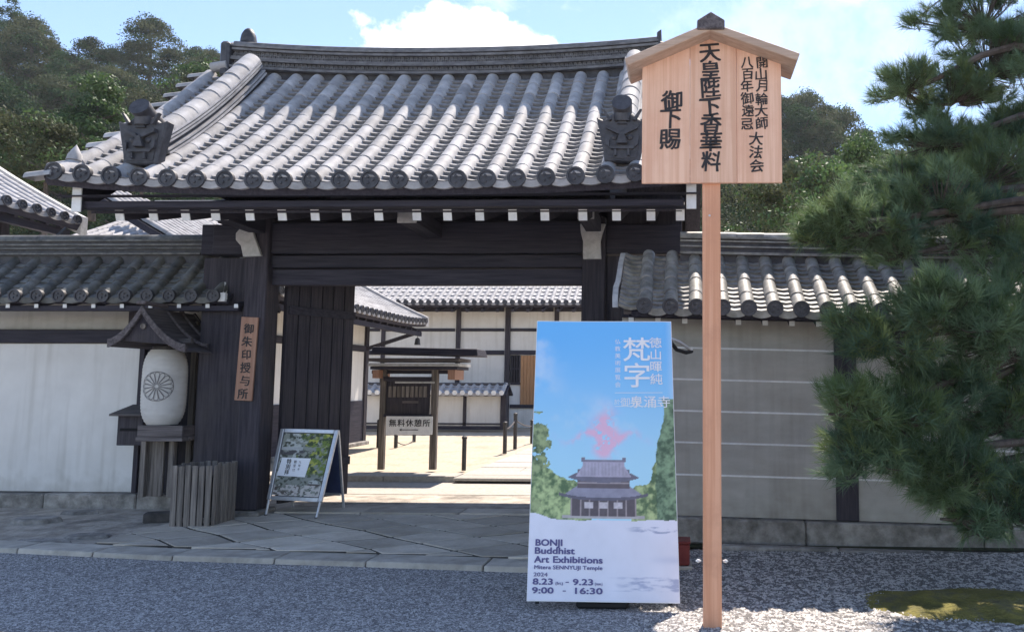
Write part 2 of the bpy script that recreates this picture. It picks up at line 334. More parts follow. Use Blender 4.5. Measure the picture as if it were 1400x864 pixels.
class Roof:
    def __init__(s, O, A, H, run, rise, curve=.22, sori=None):
        s.O = Vector(O); s.A = Vector(A).normalized(); s.H = Vector(H).normalized(); s.run = run; s.rise = rise; s.c = curve; s.sori = sori or (lambda a, v: 0)
    def p(s, a, v, off=0):
        q = s.O + s.A * a + s.H * (s.run * v) + Vector((0, 0, s.rise * ((1 - s.c) * v + s.c * v * v) + s.sori(a, v)))
        return q + s.nrm(v) * off if off else q
    def tan(s, v):
        return (s.H * s.run + Vector((0, 0, s.rise * ((1 - s.c) + 2 * s.c * v)))).normalized()
    def nrm(s, v): return s.A.cross(s.tan(v)).normalized()
    def mat(s, a, v, off=0):
        t = s.tan(v); n = s.nrm(v); q = s.p(a, v, off); return Matrix(((s.A.x, t.x, n.x, q.x), (s.A.y, t.y, n.y, q.y), (s.A.z, t.z, n.z, q.z), (0, 0, 0, 1)))
    def length(s, n=40):
        return sum((s.p(0, (i + 1) / n) - s.p(0, i / n)).length for i in range(n))
    def vs_at(s, step):
        """v values at equal arc steps"""
        Lg = s.length(); n = max(2, round(Lg / step)); res = []; acc = 0; k = 0; m = 400; prev = s.p(0, 0)
        for i in range(m + 1):
            q = s.p(0, i / m); acc += (q - prev).length; prev = q
            while k <= n and acc >= k * Lg / n - 1e-6: res.append(i / m); k += 1
        return res[:n + 1], Lg / n
    def dress(s, parent, rows, sp, r, tl, pan_step, mt, singles=True, top=1.0, discs=True, roof_name='roof', seg=8, thick=.07, pans=True, eave_pan=True, dmat=None, lip=.034, pmat=None):
        a0, a1 = rows[0] - sp / 2, rows[-1] + sp / 2
        slab = MB(); nv = 8; na = 14
        for off in (-.015, -.015 - thick):
            for i in range(na + 1):
                for j in range(nv + 1):
                    slab.v.append(s.p(a0 + (a1 - a0) * i / na, j / nv, off))
        n1 = (na + 1) * (nv + 1)
        q = lambda i, j, k: k * n1 + i * (nv + 1) + j
        for i in range(na):
            for j in range(nv):
                slab.f.append((q(i, j, 0), q(i + 1, j, 0), q(i + 1, j + 1, 0), q(i, j + 1, 0))); slab.f.append((q(i, j + 1, 1), q(i + 1, j + 1, 1), q(i + 1, j, 1), q(i, j, 1)))
        for i in range(na):
            for j in (0, nv): slab.f.append((q(i, j, 0), q(i + 1, j, 0), q(i + 1, j, 1), q(i, j, 1)))
        for j in range(nv):
            for i in (0, na): slab.f.append((q(i, j, 0), q(i, j + 1, 0), q(i, j + 1, 1), q(i, j, 1)))
        base = slab.build(roof_name, wd, parent)
        # pan tiles
        if pans:
            vs, st = s.vs_at(pan_step); pm = MB(); w = sp * .5 + .01; sag = .045 * sp / .26
            for ci in range(len(rows) - 1):
                ac = (rows[ci] + rows[ci + 1]) / 2
                for k in range(len(vs) - 1):
                    v0, v1 = vs[k], vs[k + 1]; c0 = len(pm.v)
                    jx, jz = random.uniform(-.006, .006), random.uniform(-.003, .003)
                    for t in (-1, -.5, 0, .5, 1):
                        z = sag * (t * t) ; pm.v.append(s.p(ac + t * w + jx, v0, z + lip + jz))
                    for t in (-1, -.5, 0, .5, 1): pm.v.append(s.p(ac + t * w + jx, v1, sag * t * t + .002))
                    for t in (-1, -.5, 0, .5, 1): pm.v.append(s.p(ac + t * w + jx, v0 + .001, sag * t * t - .006))
                    for i in range(4):
                        pm.f.append((c0 + i, c0 + i + 1, c0 + 5 + i + 1, c0 + 5 + i)); pm.f.append((c0 + 10 + i, c0 + 10 + i + 1, c0 + i + 1, c0 + i))
            o = pm.build('pan_tile', pmat or mt, base, smooth=True, angle=30); o['kind'] = 'stuff'
        # cover tiles
        vs, st = s.vs_at(tl); vs = [v for v in vs if v < top - .02]
        if singles:
            me = cover_mesh(r, st, 'cover_tile', mt, seg)
            for a in rows:
                for v in vs: inst('cover_tile', me, s.mat(a + random.uniform(-.004, .004), v, .028 + random.uniform(-.002, .002)) @ Matrix.Rotation(random.uniform(-.009, .009), 4, 'Z'), base)
        else:
            me = cover_mesh(r, st, 'cover_tile', mt, seg); cm = MB()
            V = [v.co.copy() for v in me.vertices]; Fs = [tuple(p.vertices) for p in me.polygons]
            for a in rows:
                for v in vs: cm.add(V, Fs, s.mat(a + random.uniform(-.004, .004), v, .022))
            o = cm.build('cover_tile', mt, base, smooth=True); o['kind'] = 'stuff'; bpy.data.meshes.remove(me)
        if discs:
            dm = disc_mesh(r * 1.12, dmat or tile_dark)
            for a in rows:
                q = s.p(a, 0, .045) - s.H * .015; A = s.A; Hh = s.H
                inst('eave_disc', dm, Matrix(((A.x, Hh.x, 0, q.x), (A.y, Hh.y, 0, q.y), (A.z, Hh.z, 1, q.z), (0, 0, 0, 1))), base)
        if eave_pan:
            em = MB(); w = sp / 2 - r * .55; pts = []
            top_ = [(t * w, .045 * sp / .26 * t * t * .6 + .012) for t in (-1, -.5, 0, .5, 1)]; bot = [(t * w, -.052 + .018 * t * t) for t in (1, .5, 0, -.5, -1)]
            em.prism([Vector((x, -.03, z)) for x, z in top_ + bot], (0, .035, 0)); me2 = mesh_of(em, 'eave_pan_tile', mt, False)
            for i in range(len(rows) - 1):
                q = s.p((rows[i] + rows[i + 1]) / 2, 0, .0); A = s.A; Hh = s.H
                inst('eave_pan_tile', me2, Matrix(((A.x, Hh.x, 0, q.x), (A.y, Hh.y, 0, q.y), (A.z, Hh.z, 1, q.z), (0, 0, 0, 1))), base)
        return base
def strip(mb, path, prof_fn, n):
    """sweep closed profile: prof_fn(i)-> list of points for station i"""
    k0 = len(mb.v); m = None
    for i in range(n):
        pr = prof_fn(i); m = len(pr); mb.v += [Vector(p) for p in pr]
    for i in range(n - 1):
        for j in range(m):
            a = k0 + i * m + j; b = k0 + i * m + (j + 1) % m; mb.f.append((a, b, b + m, a + m))
    mb.f.append(tuple(k0 + j for j in range(m - 1, -1, -1))); e = k0 + (n - 1) * m; mb.f.append(tuple(e + j for j in range(m)))

# ================================================================ GROUND
def asphalt_mat():
    m = bpy.data.materials.new('chip_asphalt'); m.use_nodes = True; nt = m.node_tree; L = nt.links.new; b = nt.nodes['Principled BSDF']
    g = N(nt, 'ShaderNodeNewGeometry'); v = N(nt, 'ShaderNodeTexVoronoi'); v.inputs['Scale'].default_value = 80; L(g.outputs['Position'], v.inputs['Vector'])
    sp = N(nt, 'ShaderNodeSeparateColor'); L(v.outputs['Color'], sp.inputs[0])
    r = N(nt, 'ShaderNodeValToRGB'); e = r.color_ramp.elements
    e[0].position = 0; e[0].color = (.09, .085, .085, 1); e[1].position = 1; e[1].color = (.68, .655, .64, 1)
    x = e.new(.55); x.color = (.28, .268, .265, 1); x = e.new(.85); x.color = (.45, .435, .425, 1)
    L(sp.outputs[0], r.inputs[0])
    n = N(nt, 'ShaderNodeTexNoise'); n.inputs['Scale'].default_value = .9; n.inputs['Detail'].default_value = 6; L(g.outputs['Position'], n.inputs['Vector'])
    mr = N(nt, 'ShaderNodeMapRange'); mr.inputs[3].default_value = .72; mr.inputs[4].default_value = 1.25; L(n.outputs[0], mr.inputs[0])
    s = N(nt, 'ShaderNodeVectorMath', operation='SCALE'); L(r.outputs[0], s.inputs[0]); L(mr.outputs[0], s.inputs['Scale']); L(s.outputs[0], b.inputs['Base Color'])
    b.inputs['Roughness'].default_value = .88; b.inputs['Specular IOR Level'].default_value = .25
    bn = N(nt, 'ShaderNodeBump'); bn.inputs['Strength'].default_value = .8; bn.inputs['Distance'].default_value = .008; L(v.outputs['Distance'], bn.inputs['Height']); L(bn.outputs[0], b.inputs['Normal'])
    return m
asphalt = asphalt_mat()
tag(MB().add([(-300, -200, -.02), (300, -200, -.02), (300, 400, -.02), (-300, 400, -.02)], [(0, 1, 2, 3)]).build('ground', earth), kind='structure')
# road in front (asphalt), one sheet, from far left to where the gravel forecourt begins
tag(MB().add([(-30, -12, 0), (30, -12, 0), (30, 7.12, 0), (-.9, 7.12, 0), (-30, 7.4, 0)], [(0, 1, 2, 3, 4)]).build('road', asphalt), kind='structure')

# stone apron before the gate: its front edge follows the kerb
ED = [G(-60, 752), G(33, 757), G(240, 767), G(470, 774), G(720, 783), G(905, 789)]
def edge_y(x):
    for a, b in zip(ED, ED[1:]):
        if a.x <= x <= b.x: return a.y + (b.y - a.y) * (x - a.x) / (b.x - a.x)
    return ED[0].y if x < ED[0].x else ED[-1].y
AP = .016
xr = X(915, 6.3)
apron = MB()
xs = np.linspace(-14, xr, 40)
front = [(x, edge_y(x) + .29, AP) for x in xs]; 
vsA = [(x, edge_y(x) + .29, AP) for x in xs] + [(x, 10.2, AP + .035) for x in xs]
apron.add(vsA, [(i, i + 1, 41 + i, 40 + i) for i in range(39)])
apron_o = apron.build('forecourt_paving', earth); tag(apron_o, kind='structure')
# kerb stones along the apron edge
x = -9.5
while x < xr - .1:
    ln = random.uniform(.75, 1.15); x1 = min(x + ln, xr)
    a, b = Vector((x + .006, edge_y(x), 0)), Vector((x1 - .006, edge_y(x1), 0)); h = AP + .026 + random.uniform(-.003, .004)
    MB().hexa([a + Vector((0, 0, -.01)), b + Vector((0, 0, -.01)), b + Vector((0, .30, -.01)), a + Vector((0, .30, -.01)), a + Vector((0, .012, h)), b + Vector((0, .012, h)), b + Vector((0, .30, h)), a + Vector((0, .30, h))]).build('kerb_stone', curb_m, apron_o, bevel=.008)
    x = x1
bed = MB(); xs2 = np.linspace(-5.35, xr, 24); bed.add([(x, edge_y(x) + .295, AP + .029) for x in xs2] + [(x, 8.635, AP + .029) for x in xs2], [(i, i + 1, 25 + i, 24 + i) for i in range(23)]); tag(bed.build('paving_bed', joint_m), kind='structure')
# lozenge flagstones
def clip(poly, n, d):  # keep points with n.p <= d (2D)
    res = []
    for i in range(len(poly)):
        a, b = poly[i], poly[(i + 1) % len(poly)]; da, db = n[0] * a[0] + n[1] * a[1] - d, n[0] * b[0] + n[1] * b[1] - d
        if da <= 0: res.append(a)
        if da * db < 0: t = da / (da - db); res.append((a[0] + (b[0] - a[0]) * t, a[1] + (b[1] - a[1]) * t))
    return res
sx_, sy_ = .42, .30
jit = {}
def node(i, j):
    if (i, j) not in jit: jit[(i, j)] = (i * sx_ - 4.9 + random.uniform(-.05, .05), j * sy_ + 6.2 + random.uniform(-.05, .05))
    return jit[(i, j)]
for i in range(-2, 12):
    for j in range(-1, 12):
        if (i + j) % 2: continue
        poly = [node(i, j - 1), node(i + 1, j), node(i, j + 1), node(i - 1, j)]
        cxm = sum(p[0] for p in poly) / 4
        ef = edge_y(max(min(cxm, xr), -7)) + .31
        poly = clip(poly, (0, -1), -ef)
        if len(poly) > 2: poly = clip(poly, (0, 1), 8.62)
        if len(poly) > 2: poly = clip(poly, (1, 0), xr)
        if len(poly) > 2: poly = clip(poly, (-1, 0), 5.35)
        if len(poly) < 3: continue
        cx_, cy_ = sum(p[0] for p in poly) / len(poly), sum(p[1] for p in poly) / len(poly)
        k = .925
        h = AP + .036 + random.uniform(-.002, .005); tx, ty = random.uniform(-.006, .006), random.uniform(-.006, .006)
        pts = [Vector((cx_ + (p[0] - cx_) * k, cy_ + (p[1] - cy_) * k, AP - .02)) for p in poly]
        mb = MB(); n = len(pts)
        topv = [Vector((p.x, p.y, h + tx * (p.x - cx_) + ty * (p.y - cy_))) for p in pts]
        mb.add(pts + topv, [tuple(range(n - 1, -1, -1)), tuple(range(n, 2 * n))] + [(q, (q + 1) % n, n + (q + 1) % n, n + q) for q in range(n)])
        mb.build('flagstone', stone, apron_o, bevel=.004)
# long sill stones under the gate line
x = -4.6
while x < -.9:
    x1 = min(x + random.uniform(.9, 1.3), -.85); B('sill_stone', stone, apron_o, x + .006, x1 - .006, 8.64, 8.98, AP - .02, AP + .05 + random.uniform(-.004, .004), .01); x = x1
# rough stones and a channel on the left of the apron
for (px, py, w, d, h, a) in [(60, 690, .9, .35, .06, .1), (150, 694, .6, .3, .05, -.1), (50, 715, .55, .4, .06, .3), (110, 704, .5, .25, .05, .2), (215, 735, .6, .35, .03, 0), (300, 748, .7, .3, .025, .05), (120, 735, .5, .3, .03, -.2), (60, 742, .6, .25, .03, .1)]:
    g = G(px, py, AP); mb = MB(); n = 7
    ring = [(g.x + math.cos(t) * w / 2 * random.uniform(.8, 1.1), g.y + math.sin(t) * d / 2 * random.uniform(.8, 1.1)) for t in [2 * math.pi * k / n + a for k in range(n)]]
    mb.add([(p[0], p[1], AP - .02) for p in ring] + [(g.x + (p[0] - g.x) * .86, g.y + (p[1] - g.y) * .86, AP + h) for p in ring], [tuple(range(n)), tuple(range(n, 2 * n))] + [(q, (q + 1) % n, n + (q + 1) % n, n + q) for q in range(n)])
    mb.build('rough_stone', stone_d, apron_o, bevel=.012)
# drain grate
g0, g1 = G(130, 757, AP), G(240, 745, AP)
dg = thing('drain_grate', ((g0.x + g1.x) / 2, (g0.y + g1.y) / 2, AP), 'dark iron drain grate set in the paving at the road edge', 'drain')
gx0, gx1, gy0, gy1 = G(133, 752, AP).x, G(238, 752, AP).x, edge_y(-4.9) + .315, edge_y(-4.9) + .6
B('frame', iron, dg, gx0, gx1, gy0, gy0 + .03, AP + .002, AP + .02, .003); B('frame', iron, dg, gx0, gx1, gy1 - .03, gy1, AP + .002, AP + .02, .003)
B('pit', dark_void, dg, gx0, gx1, gy0 + .03, gy1 - .03, AP + .002, AP + .006, 0)
for k in range(16):
    xx = gx0 + (gx1 - gx0) * (k + .5) / 16; B('bar', iron, dg, xx - .008, xx + .008, gy0 + .03, gy1 - .03, AP + .006, AP + .018, 0)

# gravel forecourt on the right + loose pebbles
def scatter_pebbles(n, x0, x1, y0, y1, dens, smin, smax, name, z=0.0, mat=pebble_m):
    pts = []
    while len(pts) < n:
        c = rng.random((n * 2, 2)) * np.array([x1 - x0, y1 - y0]) + np.array([x0, y0])
        k = rng.random(n * 2) < dens(c[:, 0], c[:, 1]); pts += c[k].tolist()
    pts = np.array(pts[:n]); s = rng.uniform(smin, smax, n)
    base = np.array([[1, 0, 0], [.3, .9, .1], [-.8, .55, 0], [-.8, -.5, .1], [.35, -.9, 0], [.1, 0, .72]], float)
    fc = np.array([[0, 1, 5], [1, 2, 5], [2, 3, 5], [3, 4, 5], [4, 0, 5]])
    th = rng.random(n) * 6.283; c, sn = np.cos(th), np.sin(th); asp = rng.uniform(.6, 1, n)
    V = np.empty((n, 6, 3)); bx = base[None, :, 0]; by = base[None, :, 1] * asp[:, None]
    V[:, :, 0] = (bx * c[:, None] - by * sn[:, None]) * s[:, None] + pts[:, 0, None]
    V[:, :, 1] = (bx * sn[:, None] + by * c[:, None]) * s[:, None] + pts[:, 1, None]
    V[:, :, 2] = base[None, :, 2] * s[:, None] * rng.uniform(.6, 1.1, n)[:, None] + z
    F = (fc[None] + (np.arange(n) * 6)[:, None, None]).reshape(-1, 3)
    me = bpy.data.meshes.new(name); me.vertices.add(n * 6); me.vertices.foreach_set('co', V.reshape(-1)); me.loops.add(len(F) * 3); me.loops.foreach_set('vertex_index', F.reshape(-1).astype(np.int32))
    me.polygons.add(len(F)); me.polygons.foreach_set('loop_start', np.arange(0, len(F) * 3, 3, dtype=np.int32)); me.update(calc_edges=True); me.validate()
    o = link(name, me, mat, None, Vector((0, 0, 0))); tag(o, kind='stuff'); return o
gr = scatter_pebbles(52000, -.35, 5.2, 4.0, 7.2, lambda x, y: np.clip((x + .35) * 1.2 + rng.normal(0, .1, len(x)), 0, 1), .008, .0165, 'gravel')
tag(gr, 'loose grey gravel before the grey wall', 'gravel')
rd = scatter_pebbles(90000, -7.2, -.1, 4.2, 6.75, lambda x, y: np.clip((-x + .1) * 1.5, 0, 1) * (y < np.array([edge_y(q) - .03 for q in x])), .0055, .0115, 'road_chippings', -.002, chip_m)
tag(rd, 'pale and dark stone chippings of the worn road surface', 'chippings')
# moss patch
mc = G(1330, 828); nu, nv = 40, 30; V = []
for i in range(nu):
    for j in range(nv):
        r_ = i / (nu - 1); a = 2 * math.pi * j / (nv - 1); rad = (1 + .2 * mnoise.noise(Vector((math.cos(a) * 1.5, math.sin(a) * 1.5, 3)))) 
        xx = mc.x + .1 + math.cos(a) * r_ * .95 * rad; yy = mc.y + .05 + math.sin(a) * r_ * .46 * rad
        V.append((xx, yy, .045 * (1 - r_ ** 2) * (1 + .5 * mnoise.noise(Vector((xx * 5, yy * 5, 0)))) + .012 * mnoise.noise(Vector((xx * 16, yy * 16, 5))) - .008 + .012 * (1 - r_)))
mo = grid_obj('moss_patch', np.array(V), nu, nv, moss_m); tag(mo, 'low mound of yellow green moss in the gravel under the pine', 'moss', kind='stuff')

# ================================================================ TEMPLE GATE
DE = 7.0
xa, xb = P(78, 238, DE).x, P(950, 238, DE).x
SPC = (xb - xa) / 22; rows = [xa + SPC * i for i in range(23)]; XC = (xa + xb) / 2; HW = (xb - xa) / 2
z_e = Z(243, DE) - .06
z_t = Z(108, 9.2)
gate = thing('temple_gate', (XC, 8.6, AP), 'large dark timber temple gate with a broad grey tiled roof', 'gate')
sori = lambda a, v: .10 * (abs(a - XC) / HW) ** 3 * (1 - .2 * v)
roofF = Roof((0, DE, z_e), (1, 0, 0), (0, 1, 0), 2.25, z_t - z_e, .22, sori)
rf = roofF.dress(gate, rows, SPC, .078, .30, .115, tile, singles=True, thick=.09, pmat=pan_m)
roofB = Roof((0, 11.8, z_e), (-1, 0, 0), (0, -1, 0), 2.25, z_t - z_e, .22, lambda a, v: sori(-a, v))
roofB.dress(gate, [-x for x in rows][::-1], SPC, .078, .30, .3, tile, singles=False, thick=.09, discs=False, seg=5, eave_pan=False, roof_name='rear_roof')
# ridge
RD = 9.4; zr0 = Z(104, 9.2)
rx0, rx1 = X(298, 9.3), X(899, 9.3); nR = 25
rl = lambda t: .115 * abs(t) ** 2.2
def ridge_course(name, w, h0, h1, mt, round_top=False, parent=rf):
    mb = MB()
    def pr(i):
        t = -1 + 2 * i / (nR - 1); xx = (rx0 + rx1) / 2 + t * (rx1 - rx0) / 2; zz = zr0 + rl(t)
        if round_top:
            k = 8; return [(xx, RD - w * math.cos(math.pi * q / k), zz + h0 + (h1 - h0) * (.35 + .65 * math.sin(math.pi * q / k)) if 0 < q < k else zz + h0) for q in range(k + 1)]
        return [(xx, RD - w, zz + h0), (xx, RD + w, zz + h0), (xx, RD + w, zz + h1), (xx, RD - w, zz + h1)]
    strip(mb, None, pr, nR); return mb.build(name, mt, parent, smooth=round_top)
ridge_course('ridge_core', .15, -.45, .36, tile_dark)
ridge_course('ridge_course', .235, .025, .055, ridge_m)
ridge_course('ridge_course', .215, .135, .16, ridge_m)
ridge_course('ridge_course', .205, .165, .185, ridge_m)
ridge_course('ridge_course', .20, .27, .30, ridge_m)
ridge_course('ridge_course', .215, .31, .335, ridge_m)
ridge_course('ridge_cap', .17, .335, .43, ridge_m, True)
rb = MB(); nb = 96
for row, (h, w) in enumerate(((.078, .185), (.112, .185), (.21, .172), (.245, .172))):
    for i in range(nb):
        t = -1 + 2 * (i + .5 * (row % 2)) / (nb - .5); xx = (rx0 + rx1) / 2 + t * (rx1 - rx0) / 2 * .99; zz = zr0 + rl(t) + h
        rb.lathe([(.0235, .04), (.0235, 0), (.013, 0), (.012, .012)], (xx, RD - w, zz), (0, 1, 0), 6)
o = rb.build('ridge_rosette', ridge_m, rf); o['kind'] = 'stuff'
# ridge end tile with finial at the left, smaller one right
def slab_outline(name, mt, parent, pts, y0, th, bevel=.01):
    return MB().prism([Vector((p[0], y0, p[1])) for p in pts], (0, th, 0)).build(name, mt, parent, bevel=bevel)
zl = zr0 + rl(-1)
B('ridge_end_tile', tile_dark, rf, rx0 - .12, rx0 - .002, RD - .26, RD + .26, zl - .1, zl + .36, .03)
MB().tube([(rx0 - .16, RD - .1, zl + .30), (rx0 - .02, RD - .1, zl + .33)], .07, 12).build('ridge_end_roll', tile, rf, smooth=True)
MB().tube([(rx0 - .22, RD - .22, zl + .02), (rx0 - .02, RD - .22, zl + .05)], .06, 12).build('ridge_end_roll', tile, rf, smooth=True)
MB().lathe([(.10, 0), (.095, .06), (.085, .12), (.06, .17), (.03, .2), (.001, .21)], (rx0 + .11, RD - .02, zl + .415), (0, 0, 1), 12).build('ridge_finial', tile_dark, rf, smooth=True)
zr_ = zr0 + rl(1)
MB().prism([Vector((rx1 - .02, RD - .2, zr_ + .28)), Vector((rx1 + .03, RD - .2, zr_ + .30)), Vector((rx1 + .035, RD - .2, zr_ + .47)), Vector((rx1 - .02, RD - .2, zr_ + .43))], (0, .4, 0)).build('ridge_end_tile', tile_dark, rf, bevel=.008)
B('ridge_end_tile', tile_dark, rf, rx1 + .002, rx1 + .07, RD - .24, RD + .24, zr_ - .1, zr_ + .3, .02)
# descending ridges with demon tiles
def descending_ridge(a, sgn):
    v0, v1, n = .195, .955, 18
    vv = [v0 + (v1 - v0) * i / (n - 1) for i in range(n)]
    lift = lambda i: .03 + .05 * (i / (n - 1)) ** 2
    def course(name, w, h0, h1, mt):
        mb = MB()
        def pr(i):
            q = roofF.p(a, vv[i]); nn = roofF.nrm(vv[i]); A = roofF.A; e = lift(i)
            return [q - A * w + nn * (h0 + e), q + A * w + nn * (h0 + e), q + A * w + nn * (h1 + e), q - A * w + nn * (h1 + e)]
        strip(mb, None, pr, n); mb.build(name, mt, rf)
    course('descending_ridge_core', .085, -.06, .25, tile_dark)
    for h, w in ((.06, .135), (.095, .13), (.155, .12), (.185, .118), (.215, .116)): course('descending_ridge_course', w, h, h + .016, tile)
    me = cover_mesh(.112, .3, 'descending_ridge_cap', tile, 10); m = 9
    for k in range(m):
        v = v0 + (v1 - v0) * k / m * .985; i = k / m * (n - 1); M = roofF.mat(a, v, .228 + .03 + .05 * (k / m) ** 2); inst('descending_ridge_cap', me, M, rf)
    # demon tile
    q = roofF.p(a, .115); y = q.y - .02; zb = q.z + .03
    body = [(-.17, 0), (.17, 0), (.18, .10), (.225, .32), (.25, .44), (.18, .41), (.14, .43), (.08, .48), (-.08, .48), (-.14, .43), (-.18, .41), (-.25, .44), (-.225, .32), (-.18, .10)]
    od = slab_outline('demon_tile', tile_dark, rf, [(a + p[0], zb + p[1]) for p in body], y - .09, .12, .014)
    f = MB()
    yf_ = y - .09
    def rel(pts, d): f.prism([Vector((a + p_[0], yf_ + .004, zb + p_[1])) for p_ in pts], (0, -d, 0))
    rel([(-.13, .03), (.13, .03), (.145, .12), (.17, .30), (.10, .38), (-.10, .38), (-.17, .30), (-.145, .12)], .012)
    for sg in (-1, 1):
        rel([(sg * .02, .25), (sg * .15, .31), (sg * .155, .345), (sg * .03, .295)], .05)      # brow
        rel([(sg * .10, .40), (sg * .13, .39), (sg * .19, .50), (sg * .17, .50)], .04)            # horn
        rel([(sg * .05, .05), (sg * .075, .05), (sg * .07, .11), (sg * .055, .11)], .045)         # fang
        rel([(sg * .12, .13), (sg * .155, .16), (sg * .16, .23), (sg * .12, .21)], .04)           # cheek
        f.lathe([(.034, .01), (.03, -.02), (.001, -.035)], (a + sg * .075, yf_, zb + .235), (0, 1, 0), 9)
    rel([(-.02, .27), (.02, .27), (.05, .165), (-.05, .165)], .06); rel([(-.11, .115), (.11, .115), (.12, .145), (-.12, .145)], .035); rel([(-.05, .36), (.05, .36), (.02, .42), (-.02, .42)], .03)
    f.build('demon_tile_face', tile_dark, rf, bevel=.005)
    MB().tube([(a, y + .2, zb + .44), (a, y - .02, zb + .50), (a, y - .15, zb + .56)], [.08, .09, .098], 14).build('demon_tile_roll', tile_dark, rf, smooth=True)
    MB().tube([(a, y - .06, zb + .40), (a, y - .08, zb + .52)], [.085, .08], 10).build('demon_tile_neck', tile_dark, rf, smooth=True)
descending_ridge((rows[2] + rows[3]) / 2, -1); descending_ridge((rows[19] + rows[20]) / 2, 1)
# verge stubs along both gable edges
vsv, _ = roofF.vs_at(.3)
stub = cover_mesh(.07, .24, 'verge_tile', tile, 8)
for sgn, xe in ((-1, rows[0]), (1, rows[-1])):
    for v in vsv:
        q = roofF.p(xe, v, .01); d = Vector((sgn, 0, -.12)).normalized()
        Y = -d; Zz = Vector((0, 0, 1)); Xx = Y.cross(Zz).normalized(); Zz = Xx.cross(Y)
        q2 = q + d * .27
        inst('verge_tile', stub, Matrix(((Xx.x, Y.x, Zz.x, q2.x), (Xx.y, Y.y, Zz.y, q2.y), (Xx.z, Y.z, Zz.z, q2.z), (0, 0, 0, 1))), rf)
q = roofF.p(rows[0], .1, .06); MB().lathe([(.07, 0), (.06, .06), (.03, .12), (.001, .17)], q, (0, .1, 1), 10).build('corner_finial', tile, rf, smooth=True)
# barge boards with white ends
for sgn, pxe in ((-1, 106), (1, 945)):
    xe = X(pxe, 7.3); n = 12; mb = MB()
    def pr(i):
        v = .06 + .92 * i / (n - 1); qq = roofF.p(xe, v); zt = qq.z - .14; h = .26
        return [(xe - .045, qq.y, zt - h), (xe + .045, qq.y, zt - h), (xe + .045, qq.y, zt), (xe - .045, qq.y, zt)]
    strip(mb, None, pr, n); bb = mb.build('barge_board', wd, gate)
    qq = roofF.p(xe, .06); B('painted_end', white, bb, xe - .047, xe + .047, qq.y - .012, qq.y + .004, qq.z - .14 - .262, qq.z - .138, .004)
    mb = MB()
    def pr2(i):
        v = .06 + .92 * i / (n - 1); qq = roofB.p(-xe, v); zt = qq.z - .14
        return [(xe - .045, qq.y, zt - .26), (xe + .045, qq.y, zt - .26), (xe + .045, qq.y, zt), (xe - .045, qq.y, zt)]
    strip(mb, None, pr2, n); mb.build('barge_board', wd, gate)
    # gable infill
    MB().prism([Vector((xe * 1 - sgn * .9, 7.9, z_e + .12)), Vector((xe - sgn * .9, 10.9, z_e + .12)), Vector((xe - sgn * .9, RD, z_t - .15))], (.05, 0, 0)).build('gable_board', wv, gate)
# eave boards under the tiles
B('eave_board', wh, gate, xa - .05, xb + .05, DE + .06, DE + .16, Z(264, DE + .06), z_e - .075, .006)
B('eave_board', wh, gate, xa + .1, xb - .1, DE + .17, DE + .28, Z(282, DE + .17), z_e - .105, .006)
MB().hexa([(xa + .12, DE + .3, z_e - .20), (xb - .12, DE + .3, z_e - .20), (xb - .12, RD, z_e + .42), (xa + .12, RD, z_e + .42), (xa + .12, DE + .3, z_e - .17), (xb - .12, DE + .3, z_e - .17), (xb - .12, RD, z_e + .45), (xa + .12, RD, z_e + .45)]).build('soffit', wd, gate)
MB().hexa([(xa + .12, RD, z_e + .42), (xb - .12, RD, z_e + .42), (xb - .12, 11.6, z_e - .14), (xa + .12, 11.6, z_e - .14), (xa + .12, RD, z_e + .45), (xb - .12, RD, z_e + .45), (xb - .12, 11.6, z_e - .11), (xa + .12, 11.6, z_e - .11)]).build('soffit', wd, gate)
# rafters with white painted ends
DR = 7.32
for px in (164, 210, 254, 295, 342, 386, 431, 474, 518, 570, 612, 656, 701, 745, 797, 843, 890, 930):
    a = P(px, 294, DR); b = Vector((a.x, RD, a.z + (RD - DR) * .30))
    rfo = MB().beam(a + Vector((0, .004, 0)), b, .085, .11).build('rafter', wd, gate)
    u = (b - a).normalized(); nn = Vector((0, -u.z, u.y))
    MB().beam(a - u * .008, a + u * .003, .083, .108).build('painted_end', white, rfo)
# pillars, brackets, lintels
PF = 8.45
plx0 = P(321, 640, PF).x; plx1 = plx0 + .255
prx0, prx1 = P(795, 400, PF).x, P(827, 400, PF).x
zl_b = Z(388, PF)
for x0, x1 in ((plx0, plx1), (prx0, prx1)):
    B('pillar', wv, gate, x0, x1, PF, PF + .28, AP + .09, Z(296, PF), .012)
    B('base_stone', stone_d, gate, x0 - .06, x1 + .06, PF - .06, PF + .34, AP - .02, AP + .088, .02)
    B('pillar', wv, gate, x0 + .02, x1 - .02, 10.5, 10.72, AP + .07, 3.6, .012)
B('lintel', wh, gate, plx1 + .002, prx0 - .002, PF + .05, PF + .26, Z(345, PF), Z(302, PF), .01)
B('lintel', wh, gate, plx1 + .002, prx0 - .002, PF + .075, PF + .24, Z(364, PF), Z(347, PF), .008)
B('lintel', wh, gate, plx1 + .002, prx0 - .002, PF + .10, PF + .22, zl_b, Z(366, PF), .008)
for x0, x1 in ((X(276, PF), plx0 - .002), (prx1 + .002, X(932, PF))):
    B('wing_beam', wh, gate, x0, x1, PF + .05, PF + .26, Z(346, PF), Z(306, PF), .008)
B('wing_panel', wv, gate, prx1 + .002, X(932, PF), PF + .12, PF + .16, Z(306, PF) + .002, Z(262, PF), .004)
B('wing_panel', wv, gate, X(262, PF), plx0 - .002, PF + .1, PF + .14, AP + .1, Z(350, PF), .004)
B('wing_panel', wv, gate, prx1 + .002, X(935, PF), PF + .1, PF + .14, AP + .1, Z(348, PF), .004)
B('upper_beam', wh, gate, X(262, PF), X(932, PF), PF + .30, PF + .5, Z(296, PF), Z(268, PF), .01)
